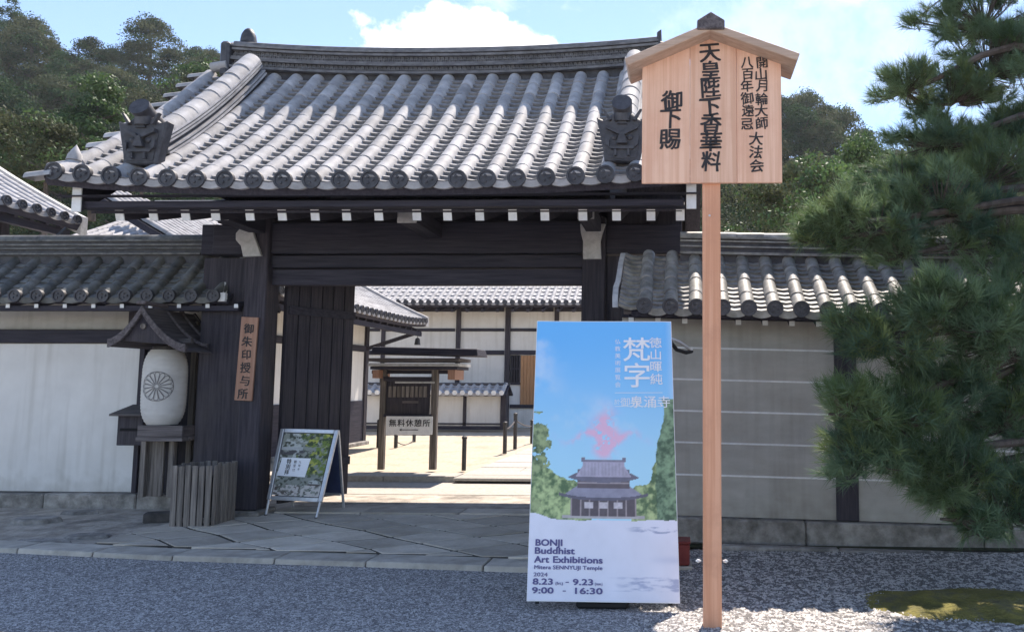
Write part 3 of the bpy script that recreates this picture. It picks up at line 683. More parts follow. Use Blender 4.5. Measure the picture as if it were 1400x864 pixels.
B('rear_beam', wh, gate, plx0 - .3, prx1 + .3, 10.5, 10.7, 3.12, 3.4, .01)
for x0, x1 in ((plx0, plx1), (prx0, prx1)):
    xm = (x0 + x1) / 2
    B('tie_beam', wd, gate, xm - .09, xm + .09, PF + .3, 10.48, 3.14, 3.36, .008)
    # cantilever arm with worn white nose and a curved bracket below
    ar = B('bracket_arm', wd, gate, xm - .085, xm + .085, 7.75, PF - .002, Z(304, 7.9), Z(285, 7.9), .006)
    B('painted_end', greyw, ar, xm - .086, xm + .086, 7.735, 7.748, Z(304, 7.9) - .002, Z(285, 7.9) + .002, .004)
xm = P(558, 296, 7.7).x; ar = B('bracket_arm', wd, gate, xm - .10, xm + .10, 7.68, PF + .2, Z(305, 7.7), Z(284, 7.7), .006); B('painted_end', greyw, ar, xm - .101, xm + .101, 7.665, 7.678, Z(305, 7.7) - .002, Z(284, 7.7) + .002, .004)
# bracket blocks
def bracket(pts, D, th):
    return MB().prism([P(px, py, D) for px, py in pts], (0, th, 0)).build('bracket', greyw, gate, bevel=.006)
bracket([(336, 309), (344, 311), (347, 322), (357, 350), (332, 351), (329, 336), (322, 328), (322, 319), (328, 312)], PF - .05, .045)
bracket([(793, 306), (828, 306), (824, 318), (821, 330), (822, 354), (797, 354), (797, 330), (794, 318)], PF - .05, .045)
MB().prism([P(322, 303, 8.2), P(331, 285, 8.2), P(333, 303, 8.2)], (0, .05, 0)).build('bracket_tip', greyw, gate, bevel=.004)
# open door leaf of vertical planks
h0 = Vector((X(386, PF + .3, 520), PF + .3, 0)); e0 = Vector((X(480, 9.6, 520), 9.6, 0)); n = 6
zt_ = Z(388, PF + .3) + .22
lf = MB().beam(h0.lerp(e0, .0) + Vector((.0, .03, 1.5)) + Vector((-.03, 0, 0)), e0 + Vector((-.03, .03, 1.5)), .03, 2.6).build('door_leaf', wv, gate)
for k in range(n):
    a, b = h0.lerp(e0, k / n + .006), h0.lerp(e0, (k + 1) / n - .006); zz = (AP + .12 + zt_) / 2
    MB().beam((a.x, a.y, zz), (b.x, b.y, zz), .035, zt_ - AP - .12).build('door_plank', wv, lf, bevel=.004)
for zc in (.55, 2.35):
    MB().beam(h0 + (e0 - h0).normalized() * .02 + Vector((.028, -.015, zc)), e0 + Vector((.028, -.015, zc)), .02, .1).build('door_batten', wd, lf, bevel=.003)
h1 = Vector((prx0 - .01, PF + .3, 0)); e1 = Vector((prx0 + .03, 9.7, 0)); zz = (AP + .12 + zt_) / 2
MB().beam((h1.x, h1.y, zz), (e1.x, e1.y, zz), .06, zt_ - AP - .12).build('door_leaf', wv, gate)
# plaque on the left pillar
c = [P(330, 433, PF - .03), P(353, 434, PF - .03), P(344, 548, PF - .03), P(320, 547, PF - .03)]
pq = thing('pillar_plaque', (c[3] + c[2]) / 2, 'narrow reddish wooden plaque with brushed characters on the left gate pillar', 'plaque')
MB().prism([c[3], c[2], c[1], c[0]], (0, .026, 0)).build('board', plaque_m, pq, bevel=.004)
r_ = (c[1] - c[0]).normalized(); u_ = ((c[0] + c[1]) / 2 - (c[2] + c[3]) / 2); H_ = u_.length
fr = plane_frame((c[2] + c[3]) / 2, r_, u_, (0, -1, 0), .003)
letter_mesh(brush('御朱印授与所', .12, 0, H_ - .13, .145, .003, .06, 3), fr, ink, pq)

# ================================================================ LEFT WALL
WL = 9.05
zb0 = Z(690, 8.92, 100); zb1 = Z(672, WL, 100)
wall_l = thing('plaster_wall', (X(90, WL), WL, AP), 'white plastered roofed wall left of the gate, behind the paper lantern', 'wall')
wxl, wxr = X(-140, WL), X(318, WL)
xq = wxl; 
while xq < wxr - .05:
    x1 = min(xq + random.uniform(.9, 1.5), wxr); B('base_stone', stone_d, wall_l, xq + .005, x1 - .005, WL - .14, WL + .35, zb0 - .12, zb1 - .004 + random.uniform(-.006, 0), .015); xq = x1
B('core', plaster_g, wall_l, wxl, wxr, WL + .03, WL + .30, zb1, Z(412, WL), 0)
B('lower_panel', plaster, wall_l, wxl, X(189.5, WL, 600), WL, WL + .028, zb1 + .002, Z(471, WL), 0)
B('upper_panel', plaster_g, wall_l, wxl, X(179, WL, 436), WL, WL + .028, Z(451, WL), Z(420, WL), 0)
B('upper_panel', plaster_g, wall_l, X(197, WL, 436), X(326, WL, 440), WL, WL + .028, Z(456, WL), Z(420, WL), 0)
B('rail', wh, wall_l, wxl, X(326, WL), WL - .05, WL + .03, Z(470, WL), Z(452, WL), .006)
B('post', wv, wall_l, X(180, WL, 440), X(196, WL, 440), WL - .06, WL + .03, Z(451, WL), Z(414, WL), .006); B('post', wv, wall_l, X(190, WL, 560), X(197, WL, 560), WL - .055, WL - .001, zb1, Z(471, WL), .006)
# side door of dark boards
xs0, xs1 = X(190, WL, 560), X(322, WL, 560); nb = 7
for k in range(nb): B('door_board', wv, wall_l, xs0 + (xs1 - xs0) * k / nb + .003, xs0 + (xs1 - xs0) * (k + 1) / nb - .003, WL + .001, WL + .028, zb1, Z(471, WL), .004)
# roof of the left wall
LE, LT = 8.42, 9.02
zle, zlt = Z(404, LE) - .04, Z(352, LT)
def px_rows(pxs, D): return [X(p, D, 410) for p in pxs]
lrows = px_rows(list(range(-96, 320, 30)), LE)
RL = Roof((0, LE, zle), (1, 0, 0), (0, 1, 0), LT - LE, zlt - zle, .12)
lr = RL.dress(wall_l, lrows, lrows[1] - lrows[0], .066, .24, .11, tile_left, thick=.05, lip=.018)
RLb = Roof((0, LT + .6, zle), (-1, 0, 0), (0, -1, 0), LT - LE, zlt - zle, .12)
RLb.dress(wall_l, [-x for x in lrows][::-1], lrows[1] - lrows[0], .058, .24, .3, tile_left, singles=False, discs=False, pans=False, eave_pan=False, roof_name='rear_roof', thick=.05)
rxa, rxb = wxl, X(274, LT)
zr = Z(350, LT)
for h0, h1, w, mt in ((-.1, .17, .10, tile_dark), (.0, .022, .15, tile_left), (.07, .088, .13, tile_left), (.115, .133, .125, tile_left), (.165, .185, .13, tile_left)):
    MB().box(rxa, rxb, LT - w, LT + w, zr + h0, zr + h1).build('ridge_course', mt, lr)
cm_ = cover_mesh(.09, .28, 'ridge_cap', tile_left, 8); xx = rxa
while xx < rxb - .1:
    inst('ridge_cap', cm_, Matrix(((0, 1, 0, xx), (-1, 0, 0, LT), (0, 0, 1, zr + .19), (0, 0, 0, 1))), lr); xx += .28
B('ridge_end_block', wh, wall_l, X(274, LT), X(330, LT), LT - .14, LT + .14, Z(350, LT), Z(309, LT), .01)
# rafters under the wall eave
for px in range(-90, 320, 39):
    a = P(px + 23, 418, LE + .015); rfo = MB().beam(a, a + Vector((0, .5, .16)), .045, .05).build('rafter', wd, wall_l)
    MB().beam(a + Vector((0, -.006, 0)), a + Vector((0, .002, 0)), .044, .049).build('painted_end', white, rfo)
B('eave_board', wh, wall_l, wxl, X(318, LE), LE + .03, LE + .10, zle - .13, zle - .07, .004)
# white lime-plastered verge of the wall roof (curved strip)
def ribbon(pts, D, th, w, name, mt, par):
    for a, b in zip(pts, pts[1:]): pass
    mb = MB(); n = len(pts)
    def pr(i):
        q = P(pts[i][0], pts[i][1], D + (pts[i][2] if len(pts[i]) > 2 else 0)); return [q + Vector((-w / 2, 0, 0)), q + Vector((w / 2, 0, 0)), q + Vector((w / 2, th, 0)), q + Vector((-w / 2, th, 0))]
    strip(mb, None, pr, n); mb.build(name, mt, par, smooth=False)
ribbon([(331, 349, .45), (328, 358, .4), (325, 370, .34), (323, 380, .3)], LE, .08, .035, 'verge_plaster', white, wall_l)
ribbon([(320, 374, .26), (311, 378, .2), (306, 387, .12), (303, 398, .05), (301, 404, 0)], LE, .07, .04, 'verge_plaster', white, wall_l)
q = P(301, 406, LE - .02); B('verge_end', white, wall_l, q.x - .055, q.x + .055, q.y, q.y + .05, q.z - .05, q.z + .05, .006)

# ================================================================ RIGHT WALL
WR = 7.5
wall_r = thing('striped_wall', (X(1100, WR), WR, 0), 'grey plastered wall with white stripes and tiled roof, right of the gate', 'wall')
rx0_, rx1_ = X(850, WR), X(1560, WR)
SL = -.022
def slab_sl(name, mt, xA, xB, y0, y1, zA0, zA1, bev=0, par=wall_r, zref=None):
    """box whose levels drop gently to the right, as the lane does"""
    xr_ = X(922, WR); d = lambda x: (x - xr_) * SL
    return MB().hexa([(xA, y0, zA0 + d(xA)), (xB, y0, zA0 + d(xB)), (xB, y1, zA0 + d(xB)), (xA, y1, zA0 + d(xA)), (xA, y0, zA1 + d(xA)), (xB, y0, zA1 + d(xB)), (xB, y1, zA1 + d(xB)), (xA, y1, zA1 + d(xA))]).build(name, mt, par, bevel=bev)
zw0, zw1 = Z(704, WR, 922), Z(436, WR, 922)
slab_sl('plaster_panel', plaster_g, rx0_, X(1141, WR, 560), WR, WR + .3, zw0, zw1)
slab_sl('plaster_panel', plaster_g, X(1171, WR, 560), rx1_, WR, WR + .3, zw0, zw1)
slab_sl('post', wv, X(1141, WR, 560), X(1171, WR, 560), WR - .035, WR + .3, zw0, zw1, .006)
for py in (475, 518, 561, 604, 648):
    z0 = Z(py, WR, 922)
    slab_sl('white_stripe', white, rx0_, X(1141, WR, 560) - .001, WR - .007, WR - .001, z0 - .0085, z0 + .0085)
    slab_sl('white_stripe', white, X(1171, WR, 560) + .001, rx1_, WR - .007, WR - .001, z0 - .0085, z0 + .0085)
slab_sl('wall_plate', wh, rx0_, rx1_, WR - .06, WR + .06, zw1 + .002, zw1 + .09, .004)
slab_sl('fascia', grey_h, X(852, 7.0), rx1_, 6.98, 7.02, Z(431, 7.0, 922), Z(423, 7.0, 922), .004)
xq = rx0_
while xq < rx1_ - .1:
    x1 = min(xq + random.uniform(1.3, 1.8), rx1_)
    slab_sl('base_stone', stone_d, xq + .004, x1 - .004, WR - .10, WR + .3, Z(742, WR - .1, 922), zw0 - .003 + random.uniform(-.008, 0), .015); xq = x1
slab_sl('lower_course', stone_d, rx0_, rx1_, WR - .06, WR + .25, -.2, Z(742, WR - .06, 922) - .003, .01)
# gutter edging in front of the wall
xq = X(965, 7.22)
gut = thing('gutter_edging', (X(1150, 7.2), 7.2, 0), 'row of rough edging stones along the foot of the striped grey wall', 'edging')
while xq < rx1_ - .1:
    x1 = min(xq + random.uniform(.8, 1.4), rx1_); slab_sl('edging_stone', stone_d, xq + .006, x1 - .006, 7.13 + random.uniform(-.01, .01), 7.26, -.06, .052 + random.uniform(-.006, .006), .012, gut); xq = x1
# dark channel between edging and wall
tag(MB().add([(rx0_, 7.26, .006), (rx1_, 7.26, -.0), (rx1_, 7.41, -.0), (rx0_, 7.41, .006)], [(0, 1, 2, 3)]).build('gutter_bed', hill_m), kind='structure')
# roof
RE, RT = 6.86, 7.74
zre, zrt = Z(418, RE, 922) - .04, Z(351, RT, 922)
pxs = [881, 916, 949, 984, 1014, 1053, 1090, 1127, 1164, 1203, 1240, 1277, 1314, 1351, 1388, 1425, 1462, 1499]
x0_ = X(881, RE, 415); spr = (X(1203, RE, 415) - x0_) / 9
rrows = [x0_ + spr * i for i in range(18)]
RRf = Roof((x0_, RE, zre), (1, 0, SL), (0, 1, 0), RT - RE, zrt - zre, .12)
rr_ = RRf.dress(wall_r, [spr * i for i in range(18)], spr, .066, .26, .085, tile_old, thick=.05, lip=.020)
# first pan column at the verge
vs_, _ = RRf.vs_at(.085); pm = MB()
for k in range(len(vs_) - 1):
    c0 = len(pm.v)
    for t in (-1, -.5, 0, .5, 1): pm.v.append(RRf.p(-spr * .5 + t * spr * .5, vs_[k], .04 * t * t + .026))
    for t in (-1, -.5, 0, .5, 1): pm.v.append(RRf.p(-spr * .5 + t * spr * .5, vs_[k + 1], .04 * t * t + .004))
    for t in (-1, -.5, 0, .5, 1): pm.v.append(RRf.p(-spr * .5 + t * spr * .5, vs_[k] + .001, .04 * t * t - .004))
    for i in range(4): pm.f += [(c0 + i, c0 + i + 1, c0 + 6 + i, c0 + 5 + i), (c0 + 10 + i, c0 + 11 + i, c0 + i + 1, c0 + i)]
o = pm.build('verge_pan_tile', tile_old, rr_, smooth=True, angle=30); o['kind'] = 'stuff'
RRb = Roof((-x0_, RT + .88, zre), (-1, 0, -SL), (0, -1, 0), RT - RE, zrt - zre, .12); RRb.O = Vector((x0_ + spr * 17, RT + .88, zre + SL * spr * 17))
RRb.dress(wall_r, [spr * i for i in range(18)], spr, .062, .26, .3, tile_old, singles=False, discs=False, pans=False, eave_pan=False, roof_name='rear_roof', thick=.05)
zr = Z(349, RT, 922); xa_, xb_ = X(930, RT, 335), X(1560, RT)
for h0, h1, w, mt in ((-.1, .16, .09, tile_dark), (-.005, .02, .14, tile_old), (.07, .085, .12, tile_old), (.125, .14, .12, tile_old), (.155, .175, .13, tile_old)):
    slab_sl('ridge_course', mt, xa_, xb_, RT - w, RT + w, zr + h0, zr + h1, 0, rr_)
cm2 = cover_mesh(.075, .28, 'ridge_cap', tile_old, 8); xx = xa_
while xx < xb_ - .1:
    inst('ridge_cap', cm2, Matrix(((0, 1, 0, xx), (-1, 0, 0, RT), (0, 0, 1, zr + .18 + SL * (xx - X(922, WR))), (0, 0, 0, 1))), rr_); xx += .28
ribbon([(852, 346, .84), (849, 358, .7), (847, 372, .5), (845, 384, .36), (842, 392, .26), (841, 405, .1), (841, 420, 0)], RE, .06, .05, 'verge_plaster', greyw, wall_r)
for k in range(17):
    px = 863 + 36.6 * k
    a = P(px, 438 + .3 * k, 7.06); a.z = Z(438, 7.06, 922) + SL * (a.x - X(922, WR))
    rfo = MB().beam(a, a + Vector((0, .5, .2)), .05, .055).build('rafter', wd, wall_r); MB().beam(a + Vector((0, -.007, 0)), a + Vector((0, .002, 0)), .049, .054).build('painted_end', white, rfo)

# ================================================================ LANTERN STAND + LANTERN
ZS = zb1 + .005
sx0, sx1 = X(205, 8.8, 640), X(250, 8.8, 640)
st = thing('lantern_stand', (X(228, 8.6, 600), 8.6, ZS), 'weathered timber stand with curved board roof sheltering a paper lantern', 'stand')
for xx in (sx0 + .03, sx1 - .03):
    B('leg', grey_v, st, xx - .03, xx + .03, 8.62, 8.68, ZS, Z(600, 8.6), .004); B('leg', grey_v, st, xx - .03, xx + .03, 8.92, 8.97, ZS, Z(440, 8.95), .004)
B('side_board', grey_v, st, sx0 - .01, sx0 + .22, 8.70, 8.73, ZS, Z(604, 8.7), .004)
B('back_board', wv, st, sx0 - .05, sx1 + .10, 8.965, 8.985, Z(606, 8.97), Z(452, 8.97), .004)
tx0, tx1 = X(188, 8.45, 590), X(252, 8.45, 590)
B('tray', grey_h, st, tx0, tx1, 8.42, 8.95, Z(606, 8.45), Z(600, 8.45), .006)
B('tray_front', grey_h, st, tx0 + .01, tx1 - .01, 8.43, 8.455, Z(600, 8.45) + .001, Z(584, 8.45), .005); B('tray_side', grey_d, st, tx1 - .035, tx1 - .01, 8.457, 8.94, Z(600, 8.45) + .001, Z(584, 8.45), .005); B('tray_side', grey_d, st, tx0 + .01, tx0 + .035, 8.457, 8.94, Z(600, 8.45) + .001, Z(584, 8.45), .005)
for yy in (8.30, 8.88): B('eave_beam', grey_h, st, X(195, 8.3, 450), X(262, 8.3, 450), yy, yy + .05, Z(470, 8.3), Z(463, 8.3), .004)
# curved roof
yf, yb = 8.12, 8.98
ap_ = P(196, 427, yf); el_ = P(149, 473, yf); er_ = P(256, 480, yf)
def prof(t):    # t -1..1 across
    s_ = abs(t); e = el_ if t < 0 else er_
    x_ = ap_.x + (e.x - ap_.x) * s_; z_ = ap_.z + (e.z - ap_.z) * (1 - (1 - s_) ** 1.7); return x_, z_
for sgn, nm in ((-1, 'left'), (1, 'right')):
    nst = 5
    for k in range(nst):        # overlapping shingle boards from eave up
        mb = MB(); m = 4; t0, t1 = k / nst, (k + 1.25) / nst; lift = .012 * (nst - 1 - k) * 0 + .012
        rows_ = []
        for i in range(m):
            t = sgn * (t0 + (t1 - t0) * i / (m - 1)); t = max(-1, min(1, t)); x_, z_ = prof(t); rows_.append((x_, z_ + .014 * (nst - k) * .5 + .02 * ((m - 1 - i) / (m - 1))))
        poly = [Vector((a, yf, b)) for a, b in rows_] + [Vector((a, yf, b - .016)) for a, b in rows_[::-1]]
        mb.prism(poly, (0, yb - yf, 0)).build('roof_board', grey_d, st)
    pts = [prof(sgn * (i / 8)) for i in range(9)]
    for yy in (yf - .035, yb):
        poly = [Vector((a, yy, b + .075)) for a, b in pts] + [Vector((a, yy, b - .015)) for a, b in pts[::-1]]
        MB().prism(poly, (0, .035, 0)).build('verge_board', grey_d, st, bevel=.004)
    for fr_ in (.4, .72):
        yy = yf + (yb - yf) * fr_; poly = [Vector((a, yy, b + .095)) for a, b in pts] + [Vector((a, yy, b + .06)) for a, b in pts[::-1]]
        MB().prism(poly, (0, .03, 0)).build('roof_batten', grey_d, st)
MB().prism([Vector((prof(-.62)[0], yf + .02, prof(-.62)[1] - .01)), Vector((prof(.62)[0], yf + .02, prof(.62)[1] - .01)), Vector((ap_.x, yf + .02, ap_.z))], (0, .02, 0)).build('gable_board', wv, st)
B('ridge_board', grey_d, st, ap_.x - .05, ap_.x + .05, yf - .05, yb + .03, ap_.z + .085, ap_.z + .12, .006)
MB().lathe([(.035, 0), (.03, -.01), (.001, -.014)], P(196, 446, yf + .01), (0, 1, 0), 8).build('boss', grey_v, st)
# lantern
LD = 8.62; lc = P(225, 529, LD); lw = (X(257, LD, 529) - X(193, LD, 529)) / 2 * .83; lh = (Z(478, LD) - Z(581, LD)) / 2
ln_ = thing('paper_lantern', (lc.x, lc.y, lc.z - lh), 'large white paper lantern printed with a round chrysanthemum crest', 'lantern')
lrad = lambda h: lw * (1 - abs(h) ** 5 * .28 - abs(h) ** 2 * .04)
prf = []; nb_ = 46
for i in range(nb_ + 1):
    h = -1 + 2 * i / nb_; prf.append((lrad(h) - (.006 if i % 2 else 0), h * lh))
MB().lathe(prf, lc, (0, 0, 1), 40).build('paper_shell', paper, ln_, smooth=True)
MB().lathe([(lw * .62, lh + .0), (lw * .62, lh + .035), (lw * .5, lh + .04)], lc, (0, 0, 1), 24).build('top_ring', iron, ln_); MB().lathe([(lw * .6, -lh - .03), (lw * .6, -lh + .001)], lc, (0, 0, 1), 24).build('bottom_ring', iron, ln_)
MB().tube([lc + Vector((0, 0, lh + .03)), (lc.x, lc.y, Z(466, 8.62))], .008, 6).build('hanger', iron, ln_)
MB().tube([lc + Vector((lw * .45 * math.cos(t), lw * .45 * math.sin(t), lh + .02 + .0 * t)) for t in np.linspace(.2, 2.9, 8)], .006, 5).build('hanger_ring', iron, ln_)
cc = P(213.5, 528, LD - lw); ca = math.asin(max(-1, min(1, (cc.x - lc.x) / lw)))
crad = (X(236, LD - lw, 528) - X(193, LD - lw, 528)) / 2 * .88
def on_lantern(u, v, off=.006):
    a = ca + u / lw; z = v + (cc.z - lc.z); rad = lrad(max(-1, min(1, z / lh))) + off
    return Vector((lc.x + rad * math.sin(a), lc.y - rad * math.cos(a), lc.z + z))
cm3 = MB()
def stroke(pts, w):
    pts = [Vector((p[0], p[1])) for p in pts]; k0 = len(cm3.v)
    for i, p in enumerate(pts):
        t = (pts[min(i + 1, len(pts) - 1)] - pts[max(i - 1, 0)]).normalized(); nrm = Vector((-t.y, t.x)) * w / 2
        cm3.v.append(on_lantern(p.x + nrm.x, p.y + nrm.y)); cm3.v.append(on_lantern(p.x - nrm.x, p.y - nrm.y))
    for i in range(len(pts) - 1): a = k0 + 2 * i; cm3.f.append((a, a + 1, a + 3, a + 2))
for k in range(16):
    t = 2 * math.pi * k / 16; d = math.pi / 16 * .86
    pts = [(crad * .2 * math.cos(t - d), crad * .2 * math.sin(t - d))]
    pts.append((crad * .82 * math.cos(t - d), crad * .82 * math.sin(t - d)))
    for q in np.linspace(-1, 1, 7):
        rr2 = crad * (.86 + .13 * math.sqrt(max(0, 1 - q * q))); pts.append((rr2 * math.cos(t + d * q), rr2 * math.sin(t + d * q)))
    pts.append((crad * .2 * math.cos(t + d), crad * .2 * math.sin(t + d))); stroke(pts, .006)
stroke([(crad * .16 * math.cos(t), crad * .16 * math.sin(t)) for t in np.linspace(0, 6.2832, 17)], .006)
stroke([(crad * 1.03 * math.cos(t), crad * 1.03 * math.sin(t)) for t in np.linspace(0, 6.2832, 41)], .006)
crest_ink = mk('grey_crest_ink', (.17, .16, .16), rough=.8, bump=0, rand=0)
cm3.build('crest', crest_ink, ln_)
# small wooden box beside it
bx0, bx1 = X(161, 8.75, 585), X(196, 8.75, 585)
wb = thing('collection_box', ((bx0 + bx1) / 2, 8.85, Z(612, 8.75)), 'small dark wooden box with sloping lid fixed beside the lantern stand', 'box')
B('body', wv, wb, bx0, bx1, 8.74, 9.04, Z(612, 8.75), Z(569, 8.75), .006)
MB().hexa([(bx0 - .05, 8.66, Z(571, 8.75)), (bx1 + .02, 8.66, Z(571, 8.75)), (bx1 + .02, 9.04, Z(559, 8.75)), (bx0 - .05, 9.04, Z(559, 8.75)), (bx0 - .05, 8.66, Z(568, 8.75)), (bx1 + .02, 8.66, Z(568, 8.75)), (bx1 + .02, 9.04, Z(556, 8.75)), (bx0 - .05, 9.04, Z(556, 8.75))]).build('lid', grey_h, wb, bevel=.004)
B('slot_panel', dark_void, wb, bx0 + .04, bx1 - .04, 8.73, 8.739, Z(592, 8.75), Z(588, 8.75), 0)

# ================================================================ SLATTED BIN
bn0, bn1 = X(231, 7.78, 690), X(287.5, 7.78, 690); yb0, yb1 = 7.78, 8.24; zb_, zt2 = AP + .02, Z(640, 7.78)
bn = thing('slatted_bin', ((bn0 + bn1) / 2, 8.0, AP), 'weathered grey bin of upright wooden slats standing by the left pillar', 'bin')
ns_ = 6
for side in range(4):
    nn_ = 6
    for k in range(nn_):
        f = (k + .5) / nn_; hw_ = .029 if side < 2 else .031; hgt = zt2 + random.uniform(-.012, .012) + (.012 if side == 1 else 0); a_ = random.uniform(-.006, .006)
        if side == 0: MB().hexa([(bn0 + (bn1 - bn0) * f + sx - (a_ if tz == zb_ else 0), yy, tz) for tz in (zb_, hgt) for sx, yy in ((-hw_, yb0), (hw_, yb0), (hw_, yb0 + .016), (-hw_, yb0 + .016))]).build('slat', grey_v, bn, bevel=.003)
        if side == 1: MB().hexa([(xx, yb0 + .03 + (yb1 - yb0 - .05) * f + sy, tz) for tz in (zb_, hgt) for xx, sy in ((bn1 - .008, -hw_), (bn1 + .008, -hw_), (bn1 + .008, hw_), (bn1 - .008, hw_))]).build('slat', grey_v, bn, bevel=.003)
        if side == 2: B('slat', grey_v, bn, bn0 + (bn1 - bn0) * f - .029, bn0 + (bn1 - bn0) * f + .029, yb1 - .016, yb1, zb_, hgt, .003)
        if side == 3: B('slat', grey_v, bn, bn0 - .008, bn0 + .008, yb0 + .03 + (yb1 - yb0 - .05) * f - .031, yb0 + .03 + (yb1 - yb0 - .05) * f + .031, zb_, hgt, .003)
for zz in (zb_ + .05, zt2 - .10):
    B('rail', grey_h, bn, bn0 + .012, bn1 - .012, yb0 + .017, yb0 + .037, zz, zz + .05, .003); B('rail', grey_h, bn, bn0 + .012, bn1 - .012, yb1 - .037, yb1 - .017, zz, zz + .05, .003)
    B('rail', grey_d, bn, bn1 - .03, bn1 - .010, yb0 + .04, yb1 - .04, zz, zz + .05, .003); B('rail', grey_d, bn, bn0 + .010, bn0 + .03, yb0 + .04, yb1 - .04, zz, zz + .05, .003)
B('floor_board', wd, bn, bn0 + .03, bn1 - .03, yb0 + .04, yb1 - .04, zb_ + .02, zb_ + .045, 0)
bg_ = MB(); bx_, by_ = (bn0 + bn1) / 2, (yb0 + yb1) / 2
bg_.box(bn0 + .035, bn1 - .035, yb0 + .045, yb1 - .045, zb_ + .05, zt2 - .13).build('liner', black_pl, bn, bevel=.02)
# stone block
g = G(214, 716, AP); a_ = .35; mb = MB()
c_, s_ = math.cos(a_), math.sin(a_); w, d = .155, .07
pp = [(g.x + x_ * c_ - y_ * s_, g.y + .07 + x_ * s_ + y_ * c_) for x_, y_ in ((-w, -d), (w, -d), (w, d), (-w, d))]
blk = mb.hexa([(p[0], p[1], AP + .004) for p in pp] + [(p[0], p[1], AP + .115) for p in pp]).build('stone_block', mk('dark_stone', (.04, .038, .036), (.10, .09, .085), 9, rough=.9, bump=.6, rand=0), None, bevel=.014)
tag(blk, 'dark oblong stone block lying left of the slatted bin', 'stone')

# ================================================================ A-FRAME SIGN
def quad_frame(bl, br, tr, tl):
    bl, br, tr, tl = map(Vector, (bl, br, tr, tl)); nrm = (br - bl).cross(tl - bl).normalized()
    def f(u, v, off=0): return (bl * (1 - u) + br * u) * (1 - v) + (tl * (1 - u) + tr * u) * v + nrm * off
    return f, nrm
af = thing('pavement_sign', tuple(G(410, 707, AP)), 'silver framed folding poster stand with a leafy photograph poster', 'sign')
gl, gr_ = G(363, 706, AP + .02), G(432, 710, AP + .02)
tl_, tr_ = P(387, 586, 8.72), P(461, 588, 8.66)
f, nn = quad_frame(gl, gr_, tr_, tl_)
fw = .032
def bar(name, a, b, w, th, mt=metal_m, par=af): return MB().beam(a, b, w, th, up=nn).build(name, mt, par, bevel=.004)
vb = .19
bar('leg', f(0.0, 0), f(0.0, vb), .022, .022); bar('leg', f(1, 0), f(1, vb), .022, .022)
bar('frame', f(.0, vb), f(.0, 1.0), .045, .028); bar('frame', f(1, vb), f(1, 1), .045, .028)
bar('frame', f(.045, vb + .02), f(.955, vb + .02), .045, .026); bar('frame', f(.045, .98), f(.955, .98), .045, .026)
for a in (0, 1): MB().lathe([(.016, -.02), (.016, .025)], f(a, 0), (0, 0, 1), 8).build('foot', black_pl, af)
gb_l, gb_r = G(401, 695, AP + .02), G(470, 697, AP + .02)
f2, nn2 = quad_frame(gb_r, gb_l, tl_ + Vector((0, .03, 0)), tr_ + Vector((0, .03, 0)))
bar('rear_leg', f2(0, 0), f2(0, 1), .028, .022); bar('rear_leg', f2(1, 0), f2(1, 1), .028, .022); bar('rear_frame', f2(.04, .2), f2(.96, .2), .03, .02)
navy_m = mk('navy_panel', (.03, .04, .10), (.05, .07, .15), 3, rough=.5, bump=0, rand=0)
MB().prism([f2(.03, .2, .0), f2(.97, .2, .0), f2(.97, .98, .0), f2(.03, .98, .0)], nn2 * .008).build('rear_panel', navy_m, af)

# prints computed as colour grids (flat print on the poster / banner)
def fbm(u, v, sc, sd_, oct=5):
    g0 = np.random.default_rng(sd_); tot = np.zeros_like(u); amp = 1; nrm = 0
    for o in range(oct):
        n = 64; t = g0.random((n, n)); x = u * sc * 2 ** o; y = v * sc * 2 ** o
        xi = np.floor(x).astype(int); yi = np.floor(y).astype(int); fx = x - xi; fy = y - yi; fx = fx * fx * (3 - 2 * fx); fy = fy * fy * (3 - 2 * fy)
        a = t[xi % n, yi % n]; b = t[(xi + 1) % n, yi % n]; c = t[xi % n, (yi + 1) % n]; d = t[(xi + 1) % n, (yi + 1) % n]
        tot += amp * ((a * (1 - fx) + b * fx) * (1 - fy) + (c * (1 - fx) + d * fx) * fy); nrm += amp; amp *= .55
    return tot / nrm
def print_mat(name):
    m = bpy.data.materials.new(name); m.use_nodes = True; nt = m.node_tree; a = N(nt, 'ShaderNodeVertexColor'); a.layer_name = 'print'
    b = nt.nodes['Principled BSDF']; nt.links.new(a.outputs[0], b.inputs['Base Color']); b.inputs['Roughness'].default_value = .5; b.inputs['Specular IOR Level'].default_value = .3; return m
def print_obj(name, fn, nu, nv, img, mat, parent):
    """img (nu,nv,3) linear colours"""
    V = np.array([tuple(fn(i / (nu - 1), j / (nv - 1))) for i in range(nu) for j in range(nv)])
    o = grid_obj(name, V, nu, nv, mat, parent, True)
    ca_ = o.data.color_attributes.new('print', 'FLOAT_COLOR', 'POINT'); col = np.ones((nu * nv, 4), np.float32); col[:, :3] = img.reshape(-1, 3); ca_.data.foreach_set('color', col.reshape(-1)); return o
def ss(a, b, x): t = np.clip((x - a) / (b - a), 0, 1); return t * t * (3 - 2 * t)
def over(img, col, m): m = m[..., None]; img[:] = img * (1 - m) + np.array(col) * m
nu, nv = 80, 120
U, Vv = np.meshgrid(np.linspace(0, 1, nu), np.linspace(0, 1, nv), indexing='ij')
img = np.zeros((nu, nv, 3)); n1 = fbm(U, Vv * 1.6, 6, 1); n2 = fbm(U, Vv * 1.6, 14, 2)
img[:] = np.array((.30, .32, .28))
over(img, (.55, .58, .56), ss(.5, .6, n1)); over(img, (.07, .08, .06), ss(.52, .62, n2))
